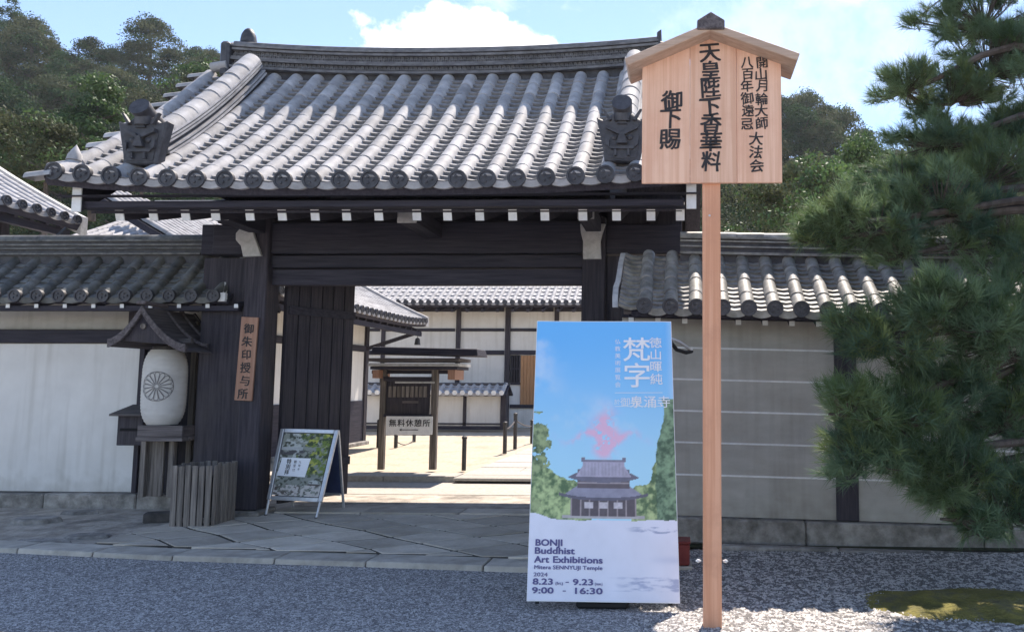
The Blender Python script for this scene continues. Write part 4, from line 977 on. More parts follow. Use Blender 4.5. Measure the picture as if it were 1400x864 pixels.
leafm = ss(.45, .55, U + (n1 - .5) * .9) * ss(.28, .4, Vv); over(img, (.18, .25, .05), leafm * ss(.4, .5, n2)); over(img, (.50, .50, .10), leafm * ss(.50, .62, fbm(U, Vv * 1.6, 10, 5))); over(img, (.06, .09, .04), leafm * ss(.55, .6, fbm(U, Vv * 1.6, 9, 7)))
over(img, (.09, .085, .09), ((Vv > .655) & (Vv < .72) & (U < .5)).astype(float) * ss(.3, .5, n2)); over(img, (.52, .54, .55), ((Vv > .73) & (Vv < .78) & (U < .45)).astype(float) * .8)
over(img, (.12, .10, .09), (Vv < .2).astype(float) * ss(.4, .55, n1)); over(img, (.62, .58, .55), (Vv < .17).astype(float) * ss(.47, .53, fbm(U, Vv * 1.6, 18, 9)))
img *= .9
fi = lambda u, v, off=.004: f(.05 + .90 * u, vb + .05 + (1 - .05 - vb - .05) * v, off)
MB().prism([fi(0, 0, -.012), fi(1, 0, -.012), fi(1, 1, -.012), fi(0, 1, -.012)], nn * .012).build('backing', black_pl, af)
print_obj('poster', lambda u, v: fi(u, v, .004), nu, nv, img, print_mat('poster_print'), af)
c4 = [fi(.02, .31, .006), fi(.62, .30, .006), fi(.66, .60, .006), fi(.06, .60, .006)]
MB().prism(c4, nn * .003).build('notice_sheet', white_print, af)
rr_v = (c4[1] - c4[0]).normalized(); uu_v = (c4[3] - c4[0]).normalized()
fr2 = plane_frame((c4[0] + c4[1] + c4[2] + c4[3]) / 4 + nn * .004, rr_v, nn.cross(rr_v), nn, .002)
letter_mesh([('特', .06, -.07, .06, .001, 'c'), ('別', .06, -.07, 0, .001, 'c'), ('拝', .06, -.07, -.06, .001, 'c'), ('観', .036, .01, .06, 0, 'c'), ('受', .036, .01, .015, 0, 'c'), ('付', .036, .01, -.03, 0, 'c'), ('九', .03, .07, .06, 0, 'c'), ('時', .03, .07, .02, 0, 'c'), ('半', .03, .07, -.02, 0, 'c')], fr2, ink, af)

# ================================================================ BANNER
bl, br, tr, tl = P(721, 820, 5.25), P(929, 823, 5.25), P(917, 441, 6.0), P(735, 440, 6.0)
bf, bnn = quad_frame(bl, br, tr, tl)
def bfn(u, v, off=0):
    w = .012 * math.sin(u * 5 + 1.2 + v * 2) * (.25 + v * (1 - v) * 1.5) - .03 * max(0, (u - .8)) * (1 - v) * 3 * max(0, .4 - v)
    return bf(u, v, off + w)
ban = thing('exhibition_banner', (bl + br) / 2, 'tall blue exhibition banner with a temple hall picture, leaning before the gate', 'banner')
nu, nv = 200, 380
U, Vv = np.meshgrid(np.linspace(0, 1, nu), np.linspace(0, 1, nv), indexing='ij'); AS = 1.9
img = np.zeros((nu, nv, 3))
t = ss(.33, 1.0, Vv)[..., None]; img[:] = np.array((.46, .82, 1.0)) * (1 - t) + np.array((.11, .52, 1.0)) * t
cl = fbm(U * .8, Vv * AS * .8, 4, 21); over(img, (.80, .88, .96), ss(.60, .82, cl) * ss(.75, .62, Vv) * .5 + ss(.55, .8, cl) * ss(.3, .0, U) * .5 * ss(.45, .7, Vv))
over(img, (.62, .80, .96), ss(.95, 1, U) * .3)
nA = fbm(U, Vv * AS, 12, 22); nB = fbm(U, Vv * AS, 28, 23); nC = fbm(U, Vv * AS, 7, 24)
# pink figure of a seed syllable in the sky: smoke-like print
pk = 1.2 * np.exp(-(((U - .515 - .02 * np.sin(Vv * 60)) / (.05 + .03 * nA)) ** 2) - ((Vv - .565) / .06) ** 2) + .7 * np.exp(-((U - .5) / .2) ** 2 - ((Vv - .545 - .02 * np.sin(U * 20)) / .014) ** 2) + .6 * np.exp(-((U - .50) / .05) ** 2 - ((Vv - .50) / .025) ** 2)
over(img, (.95, .50, .66), np.clip(pk * ss(.30, .55, nB) * 1.6, 0, .85))
# far trees left, right
nD = fbm(U, Vv * AS, 46, 26); lt_ = ss(.3, .7, .5 * nB + .5 * nD + .35 * (nA - .5)); gc = np.stack([.07 + .46 * lt_, .15 + .50 * lt_, .05 + .24 * lt_], -1)
lt = (Vv < .44 - .06 * ss(.0, .38, U) + .03 * (nA - .5)) & (U < .42) & (Vv > .255); img[lt] = gc[lt]
lt2 = (U < .03 + .10 * ss(.36, .5, Vv) * ss(.66, .56, Vv) * .6 + .3 * (nA - .5) - .02) & (Vv > .255) & (Vv < .64); img[lt2] = gc[lt2] * .7
rt = (Vv < .37 + .20 * ss(.76, 1.0, U) + .05 * (nA - .5)) & (U > .70 + .05 * (nC - .5)) & (Vv > .22); img[rt] = gc[rt] * .95
rt2 = (U > .925 - .06 * ss(.66, .45, Vv) + .04 * (nA - .5)) & (Vv > .255) & (Vv < .69); img[rt2] = gc[rt2] * np.array((.45, .6, .75))
nS = fbm(U * .8, Vv * AS * 4, 14, 31)
# pale forecourt
gd = Vv < .258 + .012 * (nC - .5) + .02 * ss(.2, 0, U); base = np.array((.82, .83, .93)) * (.92 + .16 * nC[..., None]); img[gd] = base[gd]
over(img, (.28, .33, .50), ((Vv < .235) & (Vv > .215)).astype(float) * ss(.62, .8, U) * ss(.42, .62, nS)); over(img, (.35, .40, .58), ((Vv < .075) & (Vv > .03)).astype(float) * ss(.5, .75, U) * ss(.42, .66, nS) * .8)
over(img, (.55, .60, .76), np.exp(-((Vv - .13) / .012) ** 2) * ss(.75, .95, U) * .5)
Vh = .262 + (Vv - .27) * 1.2
# hall: plinth, body, lower roof, upper storey, upper roof
def shape(cond, col, tex=None, k=.25):
    c = np.array(col)[None] * (1 + k * ((tex if tex is not None else nB)[cond][:, None] - .5) * 2); img[cond] = c
d_ = np.abs(U - .50) * 1.06
shape((d_ < .30) & (Vh > .252) & (Vh < .266), (.50, .46, .46))
shape((d_ < .235) & (Vh > .264) & (Vh < .335), (.10, .075, .085))
for c in np.linspace(-.22, .22, 8): shape((np.abs(U - .5 - c) < .006) & (Vh > .264) & (Vh < .335), (.34, .28, .28))
for c in (-.1, .0, .1): shape((np.abs(U - .5 - c) < .03) & (Vh > .295) & (Vh < .318), (.62, .56, .58))
e1 = .335 + .018 * (d_ / .32) ** 3; tp1 = .385
shape((d_ < .325 - (Vh - .335) * 2.6) & (Vh > e1) & (Vh < tp1), (.30, .29, .37))
shape((d_ < .325) & (Vh > e1 - .008) & (Vh < e1 + .004), (.12, .11, .15))
shape((d_ < .19) & (Vh > .378) & (Vh < .418), (.12, .09, .10)); shape((d_ < .19) & (Vh > .396) & (Vh < .402), (.38, .32, .33))
e2 = .412 + .028 * (d_ / .30) ** 2.5
shape((d_ < .30 - np.clip(Vh - .412, 0, .03) * 3.6) & (Vh > e2 - .012) & (Vh < .455), (.16, .15, .20))
shape((d_ < .155 + np.clip(.47 - Vh, 0, 1) * 1.1) & (Vh > .425) & (Vh < .492), (.46, .42, .52))
rb_ = (np.sin(U * 260) > .2) & (d_ < .145 + np.clip(.47 - Vh, 0, 1) * .9) & (Vh > .43) & (Vh < .485); img[rb_] *= .86
shape((d_ < .16) & (Vh > .488) & (Vh < .497), (.24, .22, .28)); shape((np.abs(d_ - .152) < .012) & (Vh > .488) & (Vh < .507), (.2, .18, .24))
hl = (d_ < .2) & (Vh > .27) & (Vh < .33); img[hl] *= (.7 + .6 * nD[hl])[:, None]
img[:] = np.clip(img * .92 + .05, 0, .95)
print_obj('printed_face', lambda u, v: bfn(u, v, .007), nu, nv, img, print_mat('banner_print'), ban)
cl_ = MB(); nn_ = 14
for off in (-.006, .004):
    for i in range(nn_ + 1):
        for j in range(nn_ + 1): cl_.v.append(bfn(-.004 + 1.008 * i / nn_, -.003 + 1.006 * j / nn_, off))
n1_ = (nn_ + 1) ** 2; q_ = lambda i, j, k: k * n1_ + i * (nn_ + 1) + j
for i in range(nn_):
    for j in range(nn_): cl_.f += [(q_(i, j, 0), q_(i, j + 1, 0), q_(i + 1, j + 1, 0), q_(i + 1, j, 0)), (q_(i, j, 1), q_(i + 1, j, 1), q_(i + 1, j + 1, 1), q_(i, j + 1, 1))]
    cl_.f += [(q_(i, 0, 0), q_(i + 1, 0, 0), q_(i + 1, 0, 1), q_(i, 0, 1)), (q_(i, nn_, 0), q_(i + 1, nn_, 0), q_(i + 1, nn_, 1), q_(i, nn_, 1)), (q_(0, i, 0), q_(0, i + 1, 0), q_(0, i + 1, 1), q_(0, i, 1)), (q_(nn_, i, 0), q_(nn_, i + 1, 0), q_(nn_, i + 1, 1), q_(nn_, i, 1))]
cl_.build('cloth', white_print, ban, smooth=True)
BW, BH = (br - bl).length, (tl - bl).length
bfr = lambda a, b: bfn(a / BW, b / BH, .011)
uv = lambda px, py: ((px - (721 + (735 - 721) * (820 - py) / 380)) / (208 - (208 - 182) * (820 - py) / 380) * BW, None)
def vat(py):   # height fraction of a photo row on the leaning banner
    lo, hi = 0.0, 1.0
    for _ in range(30):
        m = (lo + hi) / 2; q = bf(.5, m); w = q - Vector((0, 0, CAMH)); yy = CY - FPX * w.dot(CU) / w.dot(_F)
        if yy > py: lo = m
        else: hi = m
    return (lo + hi) / 2 * BH
def chars(txt, px, py0, py1, bold, k=1.02):
    n = len(txt); res = []
    v0, v1 = vat(py0), vat(py1); st_ = (v0 - v1) / n
    for i, c in enumerate(txt): res.append((c, st_ * k, uv(px, (py0 + py1) / 2)[0], v0 - st_ * (i + .5), bold, 'c'))
    return res
letter_mesh(chars('徳山暉純', 897, 461, 527, .0008, .95), bfr, white_print, ban, 'white_lettering')
letter_mesh(chars('梵字', 871, 461, 531, .0022, 1.0), bfr, white_print, ban, 'white_lettering')
letter_mesh(chars('仏教美術展覧会', 845, 463, 531, 0, .78), bfr, white_print, ban, 'white_lettering')
u0 = uv(842, 547)[0]; vv_ = vat(553)
letter_mesh([('於', .045, uv(844, 549)[0], vv_ + .02, 0, 'c'), ('御寺', .075, uv(862, 549)[0], vv_ + .02, 0, 'c'), ('泉涌寺', .10, uv(889, 549)[0], vv_ + .02, .0004, 'c')], bfr, white_print, ban, 'white_lettering')
rl_ = MB()
for py in (537.5, 556):
    a0, a1, vv2 = uv(841, py)[0], uv(906, py)[0], vat(py); rl_.add([bfr(a0, vv2), bfr(a1, vv2), bfr(a1, vv2 + .004), bfr(a0, vv2 + .004)], [(0, 1, 2, 3)])
rl_.build('white_rule', white_print, ban)
def line(txt, px0, px1, pyb, hpx, bold):
    vs, fs = glyphs(txt, 1, 0); w = max(p.x for p in vs) - min(p.x for p in vs); v = vat(pyb); Hm = vat(pyb - hpx) - v
    cap = max(p.y for p in vs) ; s_ = Hm / .73; target = uv(px1, pyb)[0] - uv(px0, pyb)[0]
    return (txt, s_, uv(px0, pyb)[0], v, bold, 'l', 0, target / (w * s_))
for a in [('BONJI', 733, 769, 747, 9, .0024), ('Buddhist', 732, 786, 758, 9, .0024), ('Art', 731, 751, 770, 9, .0024), ('Exhibitions', 757, 824, 770, 9, .0024), ('Mitera SENNYUJI Temple', 731, 824, 779, 5.5, .0008), ('2024', 730, 749, 789, 5.5, .0006),
          ('8.23', 729, 756, 800, 8.5, .0022), ('(fri.)', 760, 770, 800, 4, .0004), ('-', 774, 778, 799, 8, .001), ('9.23', 784, 811, 800, 8.5, .0022), ('(mon.)', 814, 824, 800, 4, .0004), ('9:00', 728, 757, 812, 8.5, .0022), ('-', 770, 774, 811, 8, .001), ('16:30', 787, 824, 812, 8.5, .0022)]:
    letter_mesh([line(*a)], bfr, ink_n, ban, 'navy_lettering')
# rear frame, feet, cord
bar_ = lambda name, a, b, r, mt=metal_m: MB().tube([a, b], r, 8).build(name, mt, ban, smooth=True)
for u in (.06, .94):
    bar_('frame_pole', bf(u, -.01, -.03), bf(u, .995, -.03), .013, black_pl)
    top = bf(u, .8, -.05); bar_('rear_strut', top, Vector((top.x, 6.75, .01)), .013, black_pl)
bar_('cross_bar', bf(.04, .985, -.03), bf(.96, .985, -.03), .012, black_pl); bar_('cross_bar', bf(.04, .02, -.03), bf(.96, .02, -.03), .012, black_pl)
q0, q1 = G(788, 831, 0), G(860, 829, 0); B('base_weight', black_pl, ban, q0.x, q1.x, 5.28, 5.62, .002, .055, .015)
a = P(917, 463, 6.0); b = P(946, 479, 6.25); MB().tube([a, a.lerp(b, .4) + Vector((0, 0, .012)), b], .012, 8).build('side_rod', metal_m, ban, smooth=True)
MB().tube([P(917, 468, 6.02), P(925, 478, 6.1), P(938, 482, 6.2), P(946, 480, 6.25)], .016, 8).build('tie_strap', black_pl, ban, smooth=True)
# red box behind
rbx = thing('red_hydrant_box', (X(925, 6.5), 6.5, 0), 'dull red metal box half hidden behind the banner, by the sign post', 'box')
B('cabinet', red_m, rbx, X(896, 6.42, 755), X(943, 6.42, 755), 6.42, 6.62, .03, Z(741, 6.42), .012); B('plinth', curb_m, rbx, X(894, 6.4), X(946, 6.4), 6.40, 6.64, -.02, .028, .006)
B('lid', red_m, rbx, X(895, 6.41, 755), X(944, 6.41, 755), 6.41, 6.63, Z(741, 6.42) + .001, Z(741, 6.42) + .02, .005)

# ================================================================ WOODEN SIGN POST
SD = 4.92
sg = thing('notice_signpost', (X(974, SD, 845), SD + .03, 0), 'tall roofed wooden notice board on a post with large brushed characters', 'sign')
pxa, pxb = X(961, SD, 560), X(986, SD, 560)
B('post', hinoki_post, sg, pxa, pxb, SD, SD + .09, -.05, Z(70, SD), .006)
bz0, bzl = Z(253, SD), Z(82, SD); bxl, bxr = X(878, SD, 170), X(1068, SD, 170); ax_ = X(972, SD, 30); az_ = Z(36, SD)
j1, j2 = bxl + (bxr - bxl) * .345, bxl + (bxr - bxl) * .68
ztop = lambda x: az_ - abs(x - ax_) / (bxr - ax_) * (az_ - bzl) 
yb_ = SD - .028
for x0, x1 in ((bxl, j1), (j1, j2), (j2, bxr)):
    x0 += .0008; x1 -= .0008
    top = [(x1, ztop(x1))] + ([(ax_, az_)] if x0 < ax_ < x1 else []) + [(x0, ztop(x0))]
    MB().prism([Vector((x0, yb_, bz0)), Vector((x1, yb_, bz0))] + [Vector((a, yb_, b)) for a, b in top], (0, .026, 0)).build('board_plank', hinoki, sg, bevel=.0022)
B('rear_batten', hinoki, sg, bxl + .05, pxa - .001, SD - .001, SD + .03, bz0 + .1, bz0 + .15, .003); B('rear_batten', hinoki, sg, pxb + .001, bxr - .05, SD - .001, SD + .03, bz0 + .1, bz0 + .15, .003)
yr0, yr1 = SD - .16, SD + .16
for (px, py) in ((854, 80), (1094, 73)):
    e = P(px, py, yr0); a = P(971, 30, yr0); d = (e - a).normalized(); up = Vector((-d.z, 0, d.x)); up = up if up.z > 0 else -up; th = .052
    off = Vector((0, 0, 0))
    MB().prism([a - up * th + (d * .0), e - up * th, e, a], (0, yr1 - yr0, 0)).build('roof_board', hinoki_roof, sg, bevel=.005)
cq = P(972, 30, yr0 - .02)
MB().prism([cq + Vector((-.088, 0, -.045)), cq + Vector((.088, 0, -.045)), cq + Vector((.088, 0, .012)), cq + Vector((0, 0, .068)), cq + Vector((-.088, 0, .012))], (0, yr1 - yr0 + .04, 0)).build('roof_cap', grey_d, sg, bevel=.005)
MB().lathe([(.008, .003), (.007, -.006), (.001, -.008)], (X(970, SD, 296), SD, Z(296, SD)), (0, 1, 0), 8).build('nail', metal_m, sg)
for px in (958.5, 988.5): MB().lathe([(.006, 0), (.012, .02), (.001, .035)], (X(px, SD, 765), SD + .03, Z(765, SD)), (1 if px > 970 else -1, 0, 0), 8).build('clip', white, sg)
WOB = .07
kfr = lambda a, b: Vector((a, yb_ - .0025, b))
def col(txt, px, pys, hpx, bold, rs, name='lettering'):
    rr = random.Random(rs); it = []
    for c, py in zip(txt, pys):
        q = P(px, py, yb_); it.append((c, hpx * yb_ / FPX * 1.12, q.x + rr.uniform(-.004, .004), q.z, bold, 'c', rr.uniform(-.07, .07), rr.uniform(.95, 1.08)))
    letter_mesh(it, kfr, ink, sg, name)
col('天皇陛下香華料', 971.5, [73, 97, 121, 147, 168, 194, 221], 27, .0034, 1)
for i, (c, px) in enumerate(zip('御下賜', (918, 917, 916))): col(c, px, [(138, 163, 191)[i]], 27, .0034, 10 + i)
col('開山月輪大師', 1041, [86, 102, 118, 136, 152, 169], 16.5, .0016, 2)
col('八百年御遠忌', 1022, [86, 102, 118, 135, 152, 170], 16.5, .0016, 3)
col('大法会', 1034, [190, 208, 227], 18, .002, 4)
WOB = 0

# ================================================================ COURTYARD
CZ = .10
tag(MB().add([(-16, 10.15, AP + .039), (8, 10.15, AP + .039), (8, 11.6, AP + .044), (-16, 11.6, AP + .044)], [(0, 1, 2, 3)]).build('threshold_paving', palestone), kind='structure')
yS = 11.42
court = tag(MB().add([(-30, yS, CZ), (14, yS, CZ), (14, 40, CZ + .05), (-30, 40, CZ + .05)], [(0, 1, 2, 3)]).build('courtyard', sand), kind='structure')
xk = X(300, yS, 650); xe_ = G(620, 656, CZ).x
while xk < xe_ - .05:
    x1 = min(xk + random.uniform(.9, 1.4), xe_); B('edging_stone', palestone, court, xk + .004, x1 - .004, yS - .05, yS + .42, CZ - .06, CZ + .045, .008); xk = x1
# stone path: courses of slabs running back into the court
pL = (G(620, 656, CZ).x, G(728, 612, CZ).x); yA, yB = G(620, 656, CZ).y, G(728, 612, CZ).y
y = yA - .05
while y < 23:
    dy = random.uniform(.42, .6); xl_ = pL[0] + (pL[1] - pL[0]) * (y - yA) / (yB - yA); xx = xl_; 
    while xx < xl_ + 2.6:
        w = min(random.uniform(.7, 1.2), xl_ + 2.62 - xx); B('path_slab', palestone, court, xx + .006, xx + w - .006, y + .006, y + dy - .006, CZ - .01, CZ + .03 + random.uniform(-.004, .004), .006); xx += w
    y += dy
# notice board
ND = 12.3
nb_o = thing('courtyard_noticeboard', tuple(G(557, 640, CZ)), 'dark roofed notice board with two posts and a white sign in the sunny courtyard', 'notice board')
def Bp(name, mt, par, px0, px1, py0, py1, D, th, bev=.004, ref=None):
    """box whose front face, D metres away, spans the given picture rows and columns"""
    x0, x1 = X(px0, D, (py0 + py1) / 2), X(px1, D, (py0 + py1) / 2); pm_ = (px0 + px1) / 2; return B(name, mt, par, x0, x1, D, D + th, Z(py1, D, pm_), Z(py0, D, pm_), bev)
Bp('post', grey_v, nb_o, 518, 526, 500, 642, ND, .08); Bp('post', grey_v, nb_o, 588, 597, 500, 642, ND, .08)
Bp('board', wv, nb_o, 526.5, 587.5, 520, 568, ND + .02, .03)
Bp('board_frame', wh, nb_o, 524, 590, 515, 521, ND - .02, .12); Bp('board_frame', wh, nb_o, 524, 590, 566, 570, ND - .01, .1)
Bp('batten', greyw, nb_o, 540, 594, 521.5, 524, ND - .015, .03, 0)
for k in range(9): Bp('name_slip', grey_v, nb_o, 531 + k * 6, 535.5 + k * 6, 528, 543, ND + .008, .01, 0)
Bp('name_slip', grey_h, nb_o, 550, 572, 548, 551, ND + .008, .01, 0)
for (p0, p1, y0, y1, d0, mt) in ((503, 627, 489.5, 494, -.36, grey_h), (503, 627, 496.5, 500.5, -.34, greyw), (506, 625, 501, 505, -.30, wh)): Bp('roof_edge', mt, nb_o, p0, p1, y0, y1, ND + d0 * .7, .45 - d0 * .7, .003)
Bp('bracket', plaque_m, nb_o, 509, 517, 505.5, 517, ND - .2, .5); Bp('bracket', plaque_m, nb_o, 612, 622, 505.5, 519, ND - .2, .5); Bp('roof_beam', wh, nb_o, 508, 624, 506, 511, ND + .02, .08)
x0, x1, xq0, xq1 = X(515, ND, 482), X(659, ND, 482), X(517, ND, 482), X(657, ND, 482); z0, z1 = Z(487, ND), Z(475, ND)
MB().hexa([(x0, ND - .26, z0 + .03), (x1, ND - .26, z0 - .01), (x1, ND + .36, z0 - .01), (x0, ND + .36, z0 + .03), (xq0, ND - .22, z1), (xq1, ND - .22, z1 - .035), (xq1, ND + .32, z1 - .035), (xq0, ND + .32, z1)]).build('roof', wh, nb_o, bevel=.01)
ws = Bp('white_sign', white, nb_o, 527.5, 591, 569, 594, ND - .045, .025, .003)
zc = Z(578.5, ND); xs = [X(p, ND - .045, 579) for p in (537, 548.5, 560, 571.5, 583)]
nfr = lambda a, b: Vector((a, ND - .0475, b))
letter_mesh([(c, .125, x, zc, .0022, 'c') for c, x in zip('無料休憩所', xs)], nfr, ink, ws)
za = Z(588, ND); xa0, xa1 = X(547, ND, 588), X(573, ND, 588)
MB().add([nfr(xa0 + .03, za - .006), nfr(xa1, za - .006), nfr(xa1, za + .006), nfr(xa0 + .03, za + .006), nfr(xa0, za), nfr(xa0 + .04, za - .022), nfr(xa0 + .04, za + .022)], [(0, 1, 2, 3), (4, 5, 6)]).build('arrow', ink, ws)
# stakes and ropes
stk = [(517, 575, 612, 'at the left of the notice board'), (541, 595, 612, 'seen low between the notice board posts, left one'), (566, 594, 604, 'seen low between the notice board posts, right one'), (634, 598, 643, 'alone in front of the sand, right of the notice board'), (690, 578, 620, 'beside the path, leftmost of three'), (704, 566, 614, 'beside the path, tallest of three'), (727, 575, 606, 'beside the path, farthest of three')]
tops = []
for px, y0, y1, lab in stk:
    g = G(px, y1, CZ + .02); D = g.y; zt = Z(y0, D, px)
    t = thing('fence_stake', g, 'thin dark stake ' + lab, 'stake', 'stakes of the courtyard rope fence')
    MB().tube([g, (g.x, g.y, zt)], .035 if D < 14 else .04, 8).build('pole', iron, t, smooth=True); MB().lathe([(.045, -.02), (.045, .01), (.02, .03)], (g.x, g.y, zt), (0, 0, 1), 8).build('cap', iron, t); tops.append(Vector((g.x, g.y, zt - .12)))
def sag(a, b, s=.12): return [a.lerp(b, t) - Vector((0, 0, s * 4 * t * (1 - t))) for t in np.linspace(0, 1, 9)]
rp = MB(); rp.tube(sag(tops[1], tops[2], .1), .012, 5); rp.tube(sag(tops[4], tops[5], .05), .014, 5); rp.tube(sag(tops[5], tops[6], .05), .014, 5)
tag(rp.build('fence_rope', grey_h), 'thin rope slung between the stakes of the courtyard fence', 'rope', kind=None)

# temple hall at the back of the court
HD = 24.6
hall = thing('temple_hall', (X(640, HD), HD + 2, CZ), 'white plastered hall with dark timber frame at the back of the courtyard', 'building')
Bp('wall', plaster, hall, 380, 850, 418, 590, HD, 5, 0)
for px, w in ((493, 6), (522, 5), (625, 6), (693, 7), (760, 6), (830, 6), (440, 6)): Bp('post', wv, hall, px - w / 2, px + w / 2, 420, 588, HD - .06, .058, 0)
for y0, y1 in ((420, 426), (449, 453), (479, 485)):
    pxs_ = [380, 437] + [443, 490, 496.5, 519, 525, 621.5, 628.5, 689, 697, 756.5, 763.5, 826.5, 833.5, 850]
    for a, b in zip(pxs_[::2], pxs_[1::2]): Bp('rail', wh, hall, a, b, y0, y1, HD - .05, .048, 0)
pxs_ = [697, 756.5, 763.5, 826.5]
for a, b in zip(pxs_[::2], pxs_[1::2]): Bp('rail', wh, hall, a, b, 553, 558, HD - .05, .048, 0)
Bp('foundation', stone_d, hall, 380, 850, 586, 594, HD - .2, .2, .01)
wn = Bp('window', dark_void, hall, 697.5, 711, 485.5, 523, HD - .02, .018, 0)
for k in range(4): Bp('window_bar', wv, wn, 699 + k * 3.4, 700.6 + k * 3.4, 486, 522.5, HD - .06, .03, 0)
Bp('window_rail', wh, wn, 697.5, 711, 503, 505, HD - .055, .02, 0); Bp('window_rail', wh, wn, 697.5, 711, 523.2, 526, HD - .055, .05, 0)
for k in range(5): Bp('shutter_board', shutter_m, hall, 711.5 + k * 4.4, 715.6 + k * 4.4, 481 + 5, 553, HD - .045, .04, 0)
HE = 23.3; zhe = Z(415, HE)
xs0 = X(360, HE, 415); nrow = 47; sph = .236
RH = Roof((xs0, HE, zhe), (1, 0, 0), (0, 1, 0), 5, 3.4, .15)
RH.dress(hall, [i * sph for i in range(nrow)], sph, .07, .5, .28, tile, singles=False, seg=5, thick=.1, eave_pan=True)
RHb = Roof((-xs0, HE + 10, zhe), (-1, 0, 0), (0, -1, 0), 5, 3.4, .15); RHb.O = Vector((xs0 + sph * (nrow - 1), HE + 10, zhe))
RHb.dress(hall, [i * sph for i in range(nrow)], sph, .07, .5, .5, tile, singles=False, seg=4, thick=.1, discs=False, pans=False, eave_pan=False, roof_name='rear_roof')
for k in range(23):
    xx = xs0 + .2 + k * sph * 2; MB().beam((xx, HE + .15, zhe - .20), (xx, HD, zhe + .12), .08, .1).build('rafter', wd, hall)
B('ridge', tile, hall, xs0, xs0 + nrow * sph, HE + 4.8, HE + 5.2, zhe + 3.3, zhe + 3.9, .05)
# low tile-capped wall before it
CWD = 22.3
cw = thing('courtyard_wall', (X(600, CWD), CWD, CZ), 'low white courtyard wall with tiled cap in front of the hall', 'wall')
Bp('plaster_panel', plaster, cw, 490, 684, 540, 582, CWD, .2, 0)
Bp('base_rail', wh, cw, 470, 692, 582, 587, CWD - .05, .3, 0); Bp('lower_rail', wh, cw, 470, 692, 578, 580, CWD - .03, .028, 0)
for px in (492, 533, 635): Bp('post', wv, cw, px - 2.2, px + 2.2, 540, 582, CWD - .03, .028, 0)
Bp('end_post', wv, cw, 684.2, 691.5, 535, 587, CWD - .06, .3, 0)
RC = Roof((X(490, CWD - .35, 538), CWD - .35, Z(539, CWD - .35)), (1, 0, 0), (0, 1, 0), .45, .28, .1)
nrc = int((X(692, CWD - .35, 538) - X(490, CWD - .35, 538)) / .225)
RC.dress(cw, [.11 + i * .225 for i in range(nrc)], .225, .062, .3, .16, tile, singles=False, seg=6, thick=.05, dmat=white)
RC2 = Roof((0, 0, 0), (-1, 0, 0), (0, -1, 0), .45, .28, .1); RC2.O = Vector((X(692, CWD - .35, 538), CWD + .55, Z(539, CWD - .35)))
RC2.dress(cw, [.11 + i * .225 for i in range(nrc)], .225, .062, .3, .3, tile, singles=False, seg=5, thick=.05, discs=False, pans=False, eave_pan=False, roof_name='rear_roof')
Bp('ridge', tile_dark, cw, 490, 692, 523, 528, CWD - .0, .2, .02)

# side building left of the court with its eave running back
sb_ = thing('entrance_hall', (-9.5, 15.5, CZ), 'white walled side hall left of the courtyard with a steep bright eave corner', 'building')
YF = 18.3; ex = X(583, YF, 446); ze_ = Z(446, YF, 583)
wx = X(500, 17.6, 520)
B('wall', plaster, sb_, wx - 4, wx, 11.0, 17.6, CZ, ze_ + .5, 0)
B('wainscot', wd, sb_, wx + .001, wx + .03, 11.0, 17.5, CZ, Z(548, 17.6), 0)
B('foundation', stone_d, sb_, wx - 4.1, wx + .1, 10.9, 17.7, CZ - .1, CZ + .1, .02)
for yy in (13.0, 15.2, 17.45): B('post', wv, sb_, wx - .10, wx + .05, yy, yy + .16, CZ + .1, ze_ + .2, 0)
for zz in (Z(478, 17.6), Z(445, 17.6) + .1): B('rail', wd, sb_, wx + .0015, wx + .045, 11.0, 17.44, zz - .07, zz + .07, 0)
RS = Roof((ex, 11.4, ze_), (0, 1, 0), (-1, 0, 0), 3.2, 1.75, .2, lambda a, v: .10 * max(0, (a - 5) / 2) ** 2)
nrs = 30; sps = (YF - 11.4) / nrs
RS.dress(sb_, [sps * (i + .5) for i in range(nrs)], sps, .068, .4, .2, tile, singles=False, seg=6, thick=.1)
mb = MB()
def prv(i):
    v = i / 9; q = RS.p(YF - 11.4, v, .0); return [q + Vector((0, -.02, -.10)), q + Vector((0, .16, -.10)), q + Vector((0, .16, .14)), q + Vector((0, -.02, .14))]
strip(mb, None, prv, 10); mb.build('verge_roll', tile, sb_)
for i in range(18):
    yy = 11.7 + i * .37; MB().beam((ex + -.12, yy, ze_ - .14), (wx - .1, yy, ze_ + .32), .08, .09, up=(0, 0, 1)).build('rafter', wd, sb_)
MB().beam((wx + .02, 17.5, Z(478, 17.6)), (ex - .15, YF - .25, Z(455, 18)), .08, .09).build('brace', wd, sb_)
MB().beam((ex - .12, 11.6, ze_ - .2), (ex - .12, YF - .05, ze_ - .2), .06, .1).build('eave_beam', wd, sb_)
MB().beam((wx, 17.52, ze_ + .05), (ex - .1, YF - .1, ze_ - .16), .12, .14).build('hip_beam', wd, sb_)
bq = P(571, 459, YF - .1)
bl_ = thing('wind_bell', bq, 'small dark wind bell hanging from the eave corner of the side hall', 'bell')
MB().lathe([(.075, -.22), (.07, -.2), (.055, -.08), (.02, -.05), (.001, -.045)], bq, (0, 0, 1), 12).build('bell_body', iron, bl_, smooth=True); MB().tube([bq + Vector((0, 0, -.05)), Vector((bq.x, bq.y, ze_ - .2))], .006, 5).build('chain', iron, bl_)

